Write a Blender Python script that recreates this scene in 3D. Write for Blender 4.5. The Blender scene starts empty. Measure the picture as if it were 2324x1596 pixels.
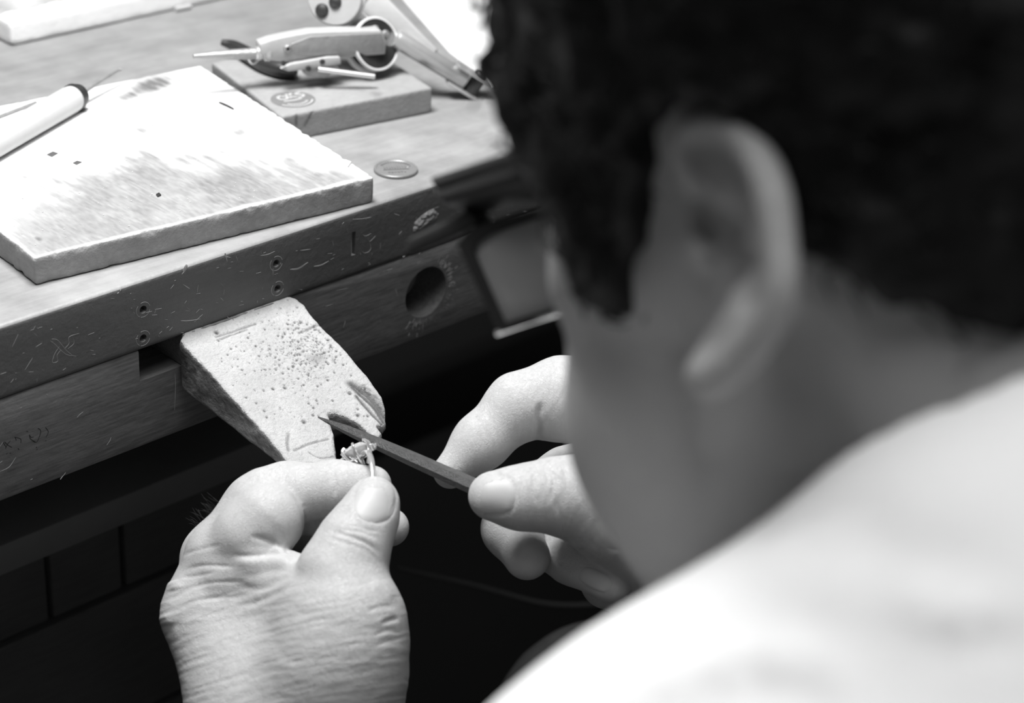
import bpy, bmesh, math, random
import numpy as np
from mathutils import Vector, Matrix
from mathutils.bvhtree import BVHTree

# ------------------------------------------------------------------ camera
W, H, FP = 2324.0, 1596.0, 4500.0          # image size, focal length in pixels
HB = 0.90                                  # height of the bench top above the floor
CAM = np.array([-0.48403534, -0.65949373, 0.38821901 + HB])
PITCH, ROLL, YAW = math.radians(28.0), math.radians(3.3), math.radians(45.7)
_h = np.array([math.sin(YAW), math.cos(YAW), 0.0])
_r0 = np.array([math.cos(YAW), -math.sin(YAW), 0.0])
FW = math.cos(PITCH) * _h - math.sin(PITCH) * np.array([0, 0, 1.0])
_u0 = np.cross(_r0, FW)
RT = math.cos(ROLL) * _r0 + math.sin(ROLL) * _u0
UP = -math.sin(ROLL) * _r0 + math.cos(ROLL) * _u0
scene = bpy.context.scene
COL = scene.collection
cd = bpy.data.cameras.new('camera'); cam = bpy.data.objects.new('camera', cd); COL.objects.link(cam)
cam.matrix_world = Matrix([[RT[i], UP[i], -FW[i], CAM[i]] for i in range(3)] + [[0, 0, 0, 1]])
cd.sensor_width = 36.0; cd.lens = FP * 36.0 / W; cd.clip_start = 0.02; cd.clip_end = 30
cd.dof.use_dof = True; cd.dof.focus_distance = 0.885; cd.dof.aperture_fstop = 8.0
scene.camera = cam

# ------------------------------------------------------------------ light
world = bpy.data.worlds.new('World'); scene.world = world; world.use_nodes = True
world.node_tree.nodes['Background'].inputs[0].default_value = (1, 1, 1, 1)
world.node_tree.nodes['Background'].inputs[1].default_value = 0.05
def area_light(name, loc, target, size, power, sy=None):
    l = bpy.data.lights.new(name, 'AREA'); l.energy = power; l.size = size
    if sy: l.shape = 'RECTANGLE'; l.size_y = sy
    o = bpy.data.objects.new(name, l); COL.objects.link(o)
    o.location = loc
    o.rotation_euler = (Vector(target) - Vector(loc)).to_track_quat('-Z', 'Y').to_euler()
    return o
area_light('bench_lamp_light', (-0.02, 0.06, HB + 0.60), (-0.02, 0.02, HB), 0.20, 7.0)
area_light('ceiling_light', (-0.25, -0.35, 2.75), (-0.2, -0.3, 0), 1.3, 34.0)
scene.view_settings.view_transform = 'Standard'; scene.view_settings.look = 'None'
scene.view_settings.gamma = 1.0; scene.view_settings.use_curve_mapping = False
scene.view_settings.exposure = 0.0

# ------------------------------------------------------------------ pixel helpers (2324 x 1596 frame -> points in the place)
def ray(x, y): return FW + (x - W / 2) / FP * RT - (y - H / 2) / FP * UP
def PD(x, y, d): return CAM + ray(x, y) * d                       # at depth d
def PZ(x, y, z): e = ray(x, y); return CAM + e * ((HB + z - CAM[2]) / e[2])   # on a level z above the bench top
def PY(x, y, Y): e = ray(x, y); return CAM + e * ((Y - CAM[1]) / e[1])        # on a plane parallel to the bench front
def PP(x, y, p, n): e = ray(x, y); return CAM + e * (np.dot(p - CAM, n) / np.dot(e, n))
def project(P):
    d = P - CAM; z = d @ FW
    return W / 2 + FP * (d @ RT) / z, H / 2 - FP * (d @ UP) / z, z

# ------------------------------------------------------------------ materials (all neutral greys: the photograph is black and white)
def mat(name, v, rough=0.6, mottle=0.0, mscale=30.0, grain=0.0, gscale=60.0, gdir=(1, 1, 1), bump=0.0, bscale=400.0,
        metal=0.0, spec=0.5, attr=False, dark=0.05, bstretch=(1, 1, 1), crease=0.0, cscale=500.0, sss=0.0, rvar=0.0, cstretch=(1,1,1)):
    m = bpy.data.materials.new(name); m.use_nodes = True
    nt = m.node_tree; N = nt.nodes; L = nt.links
    b = N['Principled BSDF']
    b.inputs['Roughness'].default_value = rough; b.inputs['Metallic'].default_value = metal
    b.inputs['Specular IOR Level'].default_value = spec
    if sss: b.inputs['Subsurface Weight'].default_value = sss; b.inputs['Subsurface Radius'].default_value = (1, 1, 1); b.inputs['Subsurface Scale'].default_value = 0.003
    tc = N.new('ShaderNodeTexCoord')
    def noise(scale, stretch, detail=6, r=0.6):
        mp = N.new('ShaderNodeMapping'); mp.inputs['Scale'].default_value = stretch
        L.new(tc.outputs['Object'], mp.inputs[0])
        n = N.new('ShaderNodeTexNoise'); n.inputs['Scale'].default_value = scale; n.inputs['Detail'].default_value = detail
        n.inputs['Roughness'].default_value = r
        L.new(mp.outputs[0], n.inputs['Vector']); return n.outputs['Fac']
    def math_(op, a, bb):
        n = N.new('ShaderNodeMath'); n.operation = op
        for i, q in enumerate((a, bb)):
            if isinstance(q, (int, float)): n.inputs[i].default_value = q
            else: L.new(q, n.inputs[i])
        return n.outputs[0]
    val = v
    if mottle:
        val = math_('ADD', val, math_('MULTIPLY', math_('SUBTRACT', noise(mscale, (1, 1, 1)), 0.5), mottle * 2 * v))
    if grain:
        val = math_('ADD', val, math_('MULTIPLY', math_('SUBTRACT', noise(gscale, gdir, 4, 0.7), 0.5), grain * 2 * v))
    if attr:
        a = N.new('ShaderNodeAttribute'); a.attribute_name = 'grime_shade'
        k = a.outputs['Fac']
        inv = math_('SUBTRACT', 1.0, k)
        val = math_('ADD', math_('MULTIPLY', val, inv), math_('MULTIPLY', k, dark))
    if not isinstance(val, (int, float)):
        val = math_('MAXIMUM', math_('MINIMUM', val, 0.95), 0.004)
        c = N.new('ShaderNodeCombineColor')
        for i in range(3): L.new(val, c.inputs[i])
        L.new(c.outputs[0], b.inputs['Base Color'])
    else:
        b.inputs['Base Color'].default_value = (v, v, v, 1)
    if rvar:
        L.new(math_('ADD', rough - rvar / 2, math_('MULTIPLY', noise(mscale * 2, (1, 1, 1)), rvar)), b.inputs['Roughness'])
    if bump or crease:
        hh = None
        if bump: hh = math_('MULTIPLY', noise(bscale, bstretch, 5, 0.65), bump)
        if crease:
            mp = N.new('ShaderNodeMapping'); mp.inputs['Scale'].default_value = cstretch; L.new(tc.outputs['Object'], mp.inputs[0])
            vo = N.new('ShaderNodeTexVoronoi'); vo.feature = 'DISTANCE_TO_EDGE'; vo.inputs['Scale'].default_value = cscale
            nz = N.new('ShaderNodeTexNoise'); nz.inputs['Scale'].default_value = cscale * .35; L.new(mp.outputs[0], nz.inputs['Vector'])
            mx = N.new('ShaderNodeMixRGB'); mx.inputs[0].default_value = 0.025
            L.new(mp.outputs[0], mx.inputs[1]); L.new(nz.outputs['Color'], mx.inputs[2]); L.new(mx.outputs[0], vo.inputs['Vector'])
            cr = math_('MULTIPLY', math_('MINIMUM', vo.outputs['Distance'], 0.12), crease * 8)
            hh = cr if hh is None else math_('ADD', hh, cr)
        bp = N.new('ShaderNodeBump'); bp.inputs['Strength'].default_value = 1.0; bp.inputs['Distance'].default_value = 0.001
        L.new(hh, bp.inputs['Height']); L.new(bp.outputs[0], b.inputs['Normal'])
    return m

M = {}
M['bench_top'] = mat('bench_top_wood', 0.26, 0.45, 0.55, 26, 0.25, 30, (.5, 6, 6), 0.25, 300, attr=False, rvar=.25)
M['bench_front'] = mat('bench_front_varnish', 0.09, 0.5, 0.18, 40, 0.25, 40, (1, 4, 9), 0.5, 260)
M['apron'] = mat('apron_wood', 0.125, 0.5, 0.2, 22, 0.9, 60, (1.2, 8, 14), 0.25, 300)
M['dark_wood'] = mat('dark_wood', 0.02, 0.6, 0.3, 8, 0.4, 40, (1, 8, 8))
M['wall'] = mat('plaster', 0.35, 0.9, 0.1, 4)
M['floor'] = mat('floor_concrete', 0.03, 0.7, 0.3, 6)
M['hole'] = mat('dark_hole', 0.01, 0.9)
M['block'] = mat('block_wood', 0.76, 0.75, 0.10, 60, 0.16, 50, (14, 1.2, 14), 0.5, 500, attr=True, dark=0.07)
M['block2'] = mat('small_block_wood', 0.30, 0.75, 0.16, 70, 0.22, 90, (2, 9, 9), 0.5, 500, attr=True, dark=0.06)
M['white_board'] = mat('white_board', 0.90, 0.7, 0.10, 30, 0.0, bump=.3, attr=True, dark=0.10)
M['pin'] = mat('pin_wood', 0.44, 0.8, 0.12, 120, 0.22, 120, (9, 2, 9), 0.9, 700, attr=True, dark=0.035)
M['scratch'] = mat('raw_scratched_wood', 0.32, 0.8, 0.3, 200)
M['ink'] = mat('ink', 0.012, 0.6)
M['steel'] = mat('steel', 0.6, 0.32, 0.08, 200, metal=.6, bump=.1)
M['worn_steel'] = mat('worn_steel', 0.34, 0.42, 0.25, 250, metal=.5, bump=.4)
M['file_steel'] = mat('file_steel', 0.10, 0.42, 0.1, 300, 0.3, 300, (1, 1, 1), 0.5, 1500, metal=0.8)
M['dark_steel'] = mat('dark_steel', 0.08, 0.4, 0.3, 200, metal=.7)
M['white_metal'] = mat('pale_painted_metal', 0.42, 0.45, 0.12, 150, bump=.15)
M['white_plastic'] = mat('white_plastic', 0.7, 0.4)
M['black_plastic'] = mat('black_plastic', 0.014, 0.45, 0.2, 100)
M['handle_wood'] = mat('pale_handle_wood', 0.52, 0.5, 0.06, 60, 0.06, 60, (3, 3, 3))
M['silver'] = mat('polished_silver', 0.85, 0.16, metal=.72)
M['coin'] = mat('coin_metal', 0.27, 0.36, 0.2, 500, metal=.4)
M['pale_sheet'] = mat('pale_sheet', 0.88, 0.8, 0.03, 30)

# ------------------------------------------------------------------ mesh building
def hash_noise(P, scale, seed=0):
    Q = np.asarray(P, np.float64) * scale + seed * 17.31 + 1000.0
    I = np.floor(Q).astype(np.int64); f = Q - I; f = f * f * (3 - 2 * f)
    def hs(i, j, k):
        n = (i * 374761393 + j * 668265263 + k * 2147483647 + seed * 1274126177) & 0xffffffff
        n = ((n ^ (n >> 13)) * 1274126177) & 0xffffffff
        n = ((n ^ (n >> 16)) * 2246822519) & 0xffffffff
        return ((n ^ (n >> 15)) & 0xffff) / 65535.0
    x, y, z = I[:, 0], I[:, 1], I[:, 2]
    def lerp(a, b, t): return a + (b - a) * t
    c = [[[hs(x + a, y + b, z + e) for e in (0, 1)] for b in (0, 1)] for a in (0, 1)]
    u, v, w = f[:, 0], f[:, 1], f[:, 2]
    return lerp(lerp(lerp(c[0][0][0], c[1][0][0], u), lerp(c[0][1][0], c[1][1][0], u), v),
                lerp(lerp(c[0][0][1], c[1][0][1], u), lerp(c[0][1][1], c[1][1][1], u), v), w) * 2 - 1
def fbm(P, scale, seed=0, oct=3):
    s, a, t = 0, 1.0, 0
    for o in range(oct): s = s + a * hash_noise(P, scale * 2 ** o, seed + o); t += a; a *= .5
    return s / t

WL = {}                                    # world location of each object's origin
def tag(o, label=None, cat=None, group=None, kind=None):
    if label: o['label'] = label
    if cat: o['category'] = cat
    if group: o['group'] = group
    if kind: o['kind'] = kind
    return o
def thing(name, label, cat, loc, group=None, kind=None):
    o = bpy.data.objects.new(name, None); COL.objects.link(o); o.location = loc; o.empty_display_size = .02
    WL[o] = np.array(loc, float); return tag(o, label, cat, group, kind)
def obj(name, V, Fc, m, parent=None, smooth=True, angle=35, bev=0, seg=2, grime_shade=None, label=None):
    V = np.asarray(V, float)
    if parent is not None: base = WL[parent]
    else: base = np.array([(V[:, 0].min() + V[:, 0].max()) / 2, (V[:, 1].min() + V[:, 1].max()) / 2, V[:, 2].min()])
    me = bpy.data.meshes.new(name)
    Vl = V - base
    me.from_pydata(Vl.tolist() if len(Vl) < 20000 else Vl, [], Fc if not isinstance(Fc, np.ndarray) else Fc.tolist())
    me.validate(); me.update()
    if bev:
        bm = bmesh.new(); bm.from_mesh(me)
        bmesh.ops.remove_doubles(bm, verts=bm.verts, dist=1e-7)
        bmesh.ops.recalc_face_normals(bm, faces=bm.faces)
        es = [e for e in bm.edges if len(e.link_faces) == 2 and e.calc_face_angle(0) > .5]
        bmesh.ops.bevel(bm, geom=es, offset=bev, segments=seg, affect='EDGES', profile=.5, clamp_overlap=True)
        bm.to_mesh(me); bm.free()
    if smooth:
        me.shade_smooth()
        if angle: me.set_sharp_from_angle(angle=math.radians(angle))
    if grime_shade is not None and len(grime_shade) == len(me.vertices):
        a = me.attributes.new('grime_shade', 'FLOAT', 'POINT'); a.data.foreach_set('value', np.clip(grime_shade, 0, 1).astype(np.float32))
    me.materials.append(m)
    o = bpy.data.objects.new(name, me); COL.objects.link(o)
    if parent is not None: o.parent = parent
    else: o.location = base
    WL[o] = base
    if label: o['label'] = label
    return o

class MB:
    def __init__(s): s.v = []; s.f = []
    def add(s, V, Fc):
        n = len(s.v); s.v += [tuple(p) for p in V]; s.f += [tuple(i + n for i in q) for q in Fc]; return s
    def box(s, c, size, ax=None):
        c = np.array(c, float); A = np.eye(3) if ax is None else np.array(ax, float)
        hx = np.array(size) / 2
        V = [c + A.T @ (np.array([i, j, k]) * hx) for i in (-1, 1) for j in (-1, 1) for k in (-1, 1)]
        return s.add(V, [(0, 1, 3, 2), (4, 6, 7, 5), (0, 4, 5, 1), (2, 3, 7, 6), (0, 2, 6, 4), (1, 5, 7, 3)])
    def prism(s, poly, vec):
        poly = [np.array(p, float) for p in poly]; vec = np.array(vec, float); n = len(poly)
        V = poly + [p + vec for p in poly]
        return s.add(V, [tuple(range(n))[::-1], tuple(range(n, 2 * n))] + [(i, (i + 1) % n, n + (i + 1) % n, n + i) for i in range(n)])
    def tube(s, path, rad, n=14, flat=None):
        path = [np.array(p, float) for p in path]
        if isinstance(rad, (int, float)): rad = [rad] * len(path)
        t0 = path[1] - path[0]; a = np.cross(t0, [0, 0, 1.0]);
        if np.linalg.norm(a) < 1e-9: a = np.cross(t0, [1.0, 0, 0])
        if flat is not None: a = np.array(flat, float)
        V = []
        for i, p in enumerate(path):
            t = path[min(i + 1, len(path) - 1)] - path[max(i - 1, 0)]; t = t / np.linalg.norm(t)
            a = a - t * np.dot(a, t); a = a / np.linalg.norm(a); b = np.cross(t, a)
            for k in range(n):
                an = 2 * math.pi * k / n
                V.append(p + (a * math.cos(an) + b * math.sin(an)) * rad[i])
        m = len(path)
        Fc = [(i * n + k, i * n + (k + 1) % n, (i + 1) * n + (k + 1) % n, (i + 1) * n + k) for i in range(m - 1) for k in range(n)]
        Fc += [tuple(range(n))[::-1], tuple((m - 1) * n + k for k in range(n))]
        return s.add(V, Fc)
    def lathe(s, c, axis, prof, n=24):
        # prof: list of (distance along the axis, radius)
        c = np.array(c, float); axis = np.array(axis, float); axis = axis / np.linalg.norm(axis)
        a = np.cross(axis, [0, 0, 1.0])
        if np.linalg.norm(a) < 1e-6: a = np.array([1.0, 0, 0])
        a = a / np.linalg.norm(a); b = np.cross(axis, a); m = len(prof)
        V = [c + axis * t + (a * math.cos(2 * math.pi * k / n) + b * math.sin(2 * math.pi * k / n)) * max(r, 1e-5) for t, r in prof for k in range(n)]
        Fc = [(i * n + k, i * n + (k + 1) % n, (i + 1) * n + (k + 1) % n, (i + 1) * n + k) for i in range(m - 1) for k in range(n)]
        Fc += [tuple(range(n))[::-1], tuple((m - 1) * n + k for k in range(n))]
        return s.add(V, Fc)
    def build(s, name, m, parent=None, **k): return obj(name, s.v, s.f, m, parent, **k)

# ------------------------------------------------------------------ signed-distance modelling (smooth organic and worn shapes)
def smin(a, b, k):
    h = np.maximum(k - np.abs(a - b), 0) / k
    return np.minimum(a, b) - h * h * k * .25
def smax(a, b, k): return -smin(-a, -b, k)
def s_cone(P, a, b, ra, rb):
    a = np.asarray(a, np.float32); ba = np.asarray(b, np.float32) - a; q = P - a
    t = np.clip(q @ ba / max(float(ba @ ba), 1e-12), 0, 1)
    return np.sqrt(((q - t[:, None] * ba) ** 2).sum(1)) - (ra + (rb - ra) * t)
def s_chain(P, pts, rad, k):
    d = None
    for i in range(len(pts) - 1):
        e = s_cone(P, pts[i], pts[i + 1], rad[i], rad[i + 1])
        d = e if d is None else smin(d, e, k)
    return d
def s_ell(P, c, r, A=None):
    q = P - np.asarray(c, np.float32)
    if A is not None: q = q @ np.asarray(A, np.float32).T
    r = np.asarray(r, np.float32)
    k0 = np.sqrt(((q / r) ** 2).sum(1)) + 1e-9; k1 = np.sqrt(((q / r ** 2) ** 2).sum(1)) + 1e-9
    return k0 * (k0 - 1) / k1
def s_poly2(X, Y, poly):
    # signed distance to a polygon in the plane
    poly = np.asarray(poly, float); n = len(poly); d = np.full(len(X), 1e9); s = np.ones(len(X))
    for i in range(n):
        a = poly[i]; b = poly[i - 1]; e = b - a; wx = X - a[0]; wy = Y - a[1]
        t = np.clip((wx * e[0] + wy * e[1]) / (e @ e), 0, 1)
        d = np.minimum(d, (wx - e[0] * t) ** 2 + (wy - e[1] * t) ** 2)
        c1 = Y >= a[1]; c2 = Y < b[1]; c3 = e[0] * wy > e[1] * wx
        flip = (c1 & c2 & c3) | (~c1 & ~c2 & ~c3)
        s = np.where(flip, -s, s)
    return s * np.sqrt(d)
def nets(f, lo, hi, h, lip=1.6):
    lo = np.asarray(lo, float); B = 8
    nb = np.ceil((np.asarray(hi) - lo) / (h * B)).astype(int) + 1; dim = nb * B
    g = np.stack(np.meshgrid(*[np.arange(k) for k in nb], indexing='ij'), -1).reshape(-1, 3)
    def ev(P):
        out = np.empty(len(P), np.float32)
        for i in range(0, len(P), 150000): out[i:i + 150000] = f(P[i:i + 150000].astype(np.float32))
        return out
    dc = ev(lo + (g * B + (B - 1) / 2) * h)
    act = np.abs(dc) < B * h * .87 * lip
    Vb = np.repeat(dc[:, None], B ** 3, 1).reshape(-1, B, B, B)
    off = np.stack(np.meshgrid(*[np.arange(B)] * 3, indexing='ij'), -1).reshape(-1, 3)
    ga = g[act]
    P = (lo + (ga[:, None, :] * B + off[None]) * h).reshape(-1, 3)
    Vb[act] = ev(P).reshape(-1, B, B, B)
    V = Vb.reshape(*nb, B, B, B).transpose(0, 3, 1, 4, 2, 5).reshape(*dim)
    s = V < 0
    c = [s[i:dim[0] - 1 + i, j:dim[1] - 1 + j, k:dim[2] - 1 + k] for i in (0, 1) for j in (0, 1) for k in (0, 1)]
    cnt = sum(q.astype(np.int8) for q in c)
    mix = (cnt > 0) & (cnt < 8)
    idx = np.argwhere(mix); vid = np.full(mix.shape, -1, np.int64); vid[mix] = np.arange(len(idx))
    acc = np.zeros((len(idx), 3)); num = np.zeros(len(idx))
    corners = [(i, j, k) for i in (0, 1) for j in (0, 1) for k in (0, 1)]
    val = {q: V[idx[:, 0] + q[0], idx[:, 1] + q[1], idx[:, 2] + q[2]] for q in corners}
    for q in corners:
        for ax in range(3):
            if q[ax]: continue
            r = list(q); r[ax] = 1; r = tuple(r)
            a, b = val[q], val[r]; x = (a < 0) != (b < 0)
            t = a / np.where(x, a - b, 1)
            p = np.array(q, float)[None] + 0 * acc; p[:, ax] = t
            acc[x] += p[x]; num[x] += 1
    verts = lo + (idx + acc / num[:, None]) * h
    faces = []
    for ax in range(3):
        o1, o2 = [(1, 2), (2, 0), (0, 1)][ax]
        sl0 = [slice(None)] * 3; sl1 = [slice(None)] * 3; sl0[ax] = slice(0, -1); sl1[ax] = slice(1, None)
        x = s[tuple(sl0)] != s[tuple(sl1)]
        e = np.argwhere(x)
        e = e[(e[:, o1] > 0) & (e[:, o2] > 0) & (e[:, o1] < dim[o1] - 1) & (e[:, o2] < dim[o2] - 1)]
        ins = s[e[:, 0], e[:, 1], e[:, 2]]
        def cell(d1, d2):
            q = e.copy(); q[:, o1] += d1; q[:, o2] += d2; return vid[q[:, 0], q[:, 1], q[:, 2]]
        A, Bq, Cq, D = cell(-1, -1), cell(0, -1), cell(0, 0), cell(-1, 0)
        Fq = np.stack([A, Bq, Cq, D], 1); Fq[~ins] = Fq[~ins][:, ::-1]
        faces.append(Fq)
    return verts, np.concatenate(faces)
def normals(V, Fc):
    n = np.zeros_like(V); a = np.cross(V[Fc[:, 2]] - V[Fc[:, 0]], V[Fc[:, 3]] - V[Fc[:, 1]])
    for i in range(4): np.add.at(n, Fc[:, i], a)
    return n / (np.linalg.norm(n, axis=1)[:, None] + 1e-12)
def relax(V, Fc, it=2, w=.5):
    for _ in range(it):
        s = np.zeros_like(V); c = np.zeros(len(V))
        for i in range(4):
            np.add.at(s, Fc[:, i], V[Fc[:, (i + 1) % 4]]); np.add.at(c, Fc[:, i], 1)
            np.add.at(s, Fc[:, i], V[Fc[:, (i + 3) % 4]]); np.add.at(c, Fc[:, i], 1)
        V = V * (1 - w) + w * s / np.maximum(c, 1)[:, None]
    return V
def pl_dist(x, y, pts):
    d = np.full(len(x), 1e9); along = np.zeros(len(x))
    L = 0
    segs = [(np.array(pts[i], float), np.array(pts[i + 1], float)) for i in range(len(pts) - 1)]
    tot = sum(np.linalg.norm(b - a) for a, b in segs)
    for a, b in segs:
        e = b - a; l = np.linalg.norm(e)
        t = np.clip(((x - a[0]) * e[0] + (y - a[1]) * e[1]) / (l * l), 0, 1)
        q = np.hypot(x - a[0] - e[0] * t, y - a[1] - e[1] * t)
        m = q < d; d = np.where(m, q, d); along = np.where(m, (L + t * l) / tot, along); L += l
    return d, along
def smooth_pl(pts, n=6):
    # Catmull-Rom through the points
    p = [np.array(q, float) for q in pts]; p = [2 * p[0] - p[1]] + p + [2 * p[-1] - p[-2]]
    out = []
    for i in range(1, len(p) - 2):
        for k in range(n):
            t = k / n
            out.append(.5 * ((2 * p[i]) + (-p[i - 1] + p[i + 1]) * t + (2 * p[i - 1] - 5 * p[i] + 4 * p[i + 1] - p[i + 2]) * t * t + (-p[i - 1] + 3 * p[i] - 3 * p[i + 1] + p[i + 2]) * t ** 3))
    out.append(p[-2]); return out
# ------------------------------------------------------------------ the room
def struct(o): o['kind'] = 'structure'; return o
struct(MB().box((0, 0, -0.02), (5.0, 5.0, 0.04)).build('floor', M['floor'], angle=None, smooth=False))
struct(MB().box((0, 1.52, 1.4), (5.0, 0.04, 2.8)).build('wall_back', M['wall'], smooth=False))
struct(MB().box((2.48, 0, 1.4), (0.04, 3.0, 2.8)).build('wall_right', M['wall'], smooth=False))

def cut(o, mb):
    base = WL[o]
    me = bpy.data.meshes.new('cutter'); me.from_pydata([tuple(np.array(p) - base) for p in mb.v], [], mb.f); me.update()
    bm = bmesh.new(); bm.from_mesh(me); bmesh.ops.recalc_face_normals(bm, faces=bm.faces); bm.to_mesh(me); bm.free()
    c = bpy.data.objects.new('cutter', me); COL.objects.link(c)
    c.location = o.location
    if o.parent: c.parent = o.parent
    md = o.modifiers.new('cut', 'BOOLEAN'); md.operation = 'DIFFERENCE'; md.object = c; md.solver = 'EXACT'; md.use_self = True
    bpy.context.view_layer.update()
    dg = bpy.context.evaluated_depsgraph_get()
    nm = bpy.data.meshes.new_from_object(o.evaluated_get(dg))
    o.modifiers.clear(); o.data = nm
    bpy.data.objects.remove(c)
    nm.shade_smooth(); nm.set_sharp_from_angle(angle=math.radians(35))

# ------------------------------------------------------------------ workbench
bench = thing('workbench', 'old wooden jeweller workbench with worn top and dark scratched front edge', 'workbench', (0.1, 0.35, 0.0))
TT = 0.0345                                  # thickness of the top
top = MB().box((0.1, 0.35, HB - TT / 2), (2.0, 0.70, TT)).build('bench_top', M['bench_top'], bench, bev=.0024, seg=3)
top.data.materials.append(M['bench_front'])
screws = [PY(325, 703, 0), PY(325, 768, 0), PY(627, 598, 0), PY(630, 655, 0)]
cm = MB()
for p in screws: cm.lathe(p + np.array([0, -.002, 0]), (0, 1, 0), [(0, .0021), (.008, .0013)], 16)
slot_px = [(2055, 640), (2085, 632), (2082, 770), (2058, 775)]
cm.prism([PY(x / 2.582, 280 + y / 2.582, 0) + np.array([0, -.002, 0]) for x, y in slot_px], (0, .0045, 0))
cut(top, cm)
for p in top.data.polygons:
    if p.normal.y < -0.75 and (p.center + Vector(WL[top])).y < 0.0005: p.material_index = 1
    elif (p.center + Vector(WL[top])).y < 0.012 and abs(p.normal.z) < .72 and p.normal.y > -.999 and (p.center + Vector(WL[top])).y > .0001 and (p.center + Vector(WL[top])).z < HB - .003: p.material_index = 1
AZ0, AZ1, AY = -TT, -0.0842, 0.0012
apron = MB().box((0.1, AY + .011, HB + (AZ0 + AZ1) / 2), (1.96, .022, AZ0 - AZ1 - .0002)).build('front_apron', M['apron'], bench, bev=.0008)
cm = MB()
hc = PY(970, 665, 0)
cm.lathe(hc + np.array([0, -.01, 0]), (0, 1, 0), [(0, .0138), (.06, .0138)], 40)
cm.box(((-.0449 + .031) / 2, .02, HB + (-.0330 - .0503) / 2), (.031 + .0449, .08, .0503 - .0330))
cut(apron, cm)
# box behind the socket: the tenon hole in the frame behind the apron
MB().box((-.007, .075, HB - .0425), (.09, .004, .02)).build('socket_back', M['hole'], bench)
MB().box((-.007, .049, HB - .0519), (.09, .05, .003)).build('socket_floor', M['apron'], bench)
for x in (-0.85, 1.05):
    for y in (.06, .64):
        MB().box((x, y, (HB - TT) / 2), (.07, .07, HB - TT)).build('leg', M['dark_wood'], bench, bev=.003)
MB().box((.1, .67, .80), (1.8, .022, .09)).build('rear_rail', M['dark_wood'], bench, bev=.001)
MB().box((.1, .62, .30), (1.8, .03, .07)).build('stretcher', M['dark_wood'], bench, bev=.001)

# scratches, chips and pen marks on the front of the bench
def ribbon(mb, pts, wdt, Y, lift=.00012, taper=True):
    P = [PY(x, y, Y) for x, y in smooth_pl(pts, 4)]
    n = len(P); L_, R_ = [], []
    for i, p in enumerate(P):
        t = P[min(i + 1, n - 1)] - P[max(i - 1, 0)]; t = t / (np.linalg.norm(t) + 1e-12); s = np.cross(t, [0, 1.0, 0])
        w = wdt * (math.sin(math.pi * min(max((i + .35) / (n - .3), 0), 1)) ** .6 if taper else 1)
        L_.append(p + s * w / 2 + np.array([0, .0002, 0])); R_.append(p - s * w / 2 + np.array([0, .0002, 0]))
    top_ = [p + np.array([0, -lift, 0]) for p in P]
    V = L_ + top_ + R_
    mb.add(V, [(i, i + 1, n + i + 1, n + i) for i in range(n - 1)] + [(n + i, n + i + 1, 2 * n + i + 1, 2 * n + i) for i in range(n - 1)])
def c8(pts): return [(x / 2.902, 600 + y / 2.902) for x, y in pts]
def c3(pts): return [(x / 2.582, 280 + y / 2.582) for x, y in pts]
def c7(pts): return [(880 + x / 3.192, 300 + y / 3.192) for x, y in pts]
sc = MB()
for pts in ([(330, 505), (355, 520), (430, 590), (500, 605)], [(340, 492), (380, 500), (440, 570), (482, 602)], [(392, 540), (360, 590), (346, 645), (380, 638), (376, 600), (398, 565)],
            [(428, 552), (455, 520), (455, 478), (520, 455)], [(447, 556), (487, 520), (480, 478)]):
    ribbon(sc, c8(pts), .0005, 0)
for pts, w in (([(2115, 640), (2140, 660), (2175, 645)], .0004), ([(2150, 662), (2166, 692), (2200, 660)], .0004), ([(2166, 692), (2172, 738), (2140, 760), (2115, 745)], .0004),
               ([(1527, 775), (1570, 768), (1610, 750)], .0012), ([(1700, 856), (1750, 850), (1805, 815)], .0024), ([(1838, 838), (1880, 832), (1925, 808)], .0019),
               ([(2065, 562), (2120, 560), (2175, 550)], .0008), ([(1760, 745), (1820, 738)], .0007), ([(1065, 885), (1085, 860), (1095, 828)], .0022),
               ([(1320, 762), (1332, 812)], .0012), ([(1380, 770), (1395, 808)], .0006), ([(1075, 945), (1110, 972)], .0007), ([(1290, 1020), (1310, 1040)], .0005),
               ([(1600, 850), (1600, 890)], .0005), ([(2230, 700), (2228, 735)], .0003), ([(1500, 880), (1530, 872)], .0005), ([(1950, 690), (1955, 720)], .0005)):
    ribbon(sc, c3(pts), w, 0)
for pts, w in (([(165, 695), (190, 655), (215, 615)], .0004), ([(235, 545), (275, 520)], .0005), ([(70, 780), (90, 755)], .0006), ([(0, 725), (40, 712)], .0006),
               ([(960, 318), (1000, 310)], .0007), ([(1000, 335), (1035, 332)], .0006), ([(1020, 298), (1065, 290)], .0005), ([(1190, 372), (1240, 372), (1320, 360)], .0009), ([(1205, 132), (1250, 160)], .0006), ([(1305, 135), (1300, 185)], .0004),
               ([(580, 465), (620, 450)], .0003), ([(80, 545), (120, 460)], .0003), ([(1280, 380), (1335, 330)], .0006)):
    ribbon(sc, c8(pts), w, 0)
for pts, w in (([(680, 585), (715, 535)], .0009), ([(870, 455), (885, 350)], .0007), ([(900, 325), (965, 325)], .0006), ([(45, 590), (85, 605)], .0008), ([(820, 480), (890, 500), (900, 540)], .0004)):
    ribbon(sc, c7(pts), w, 0)
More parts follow.
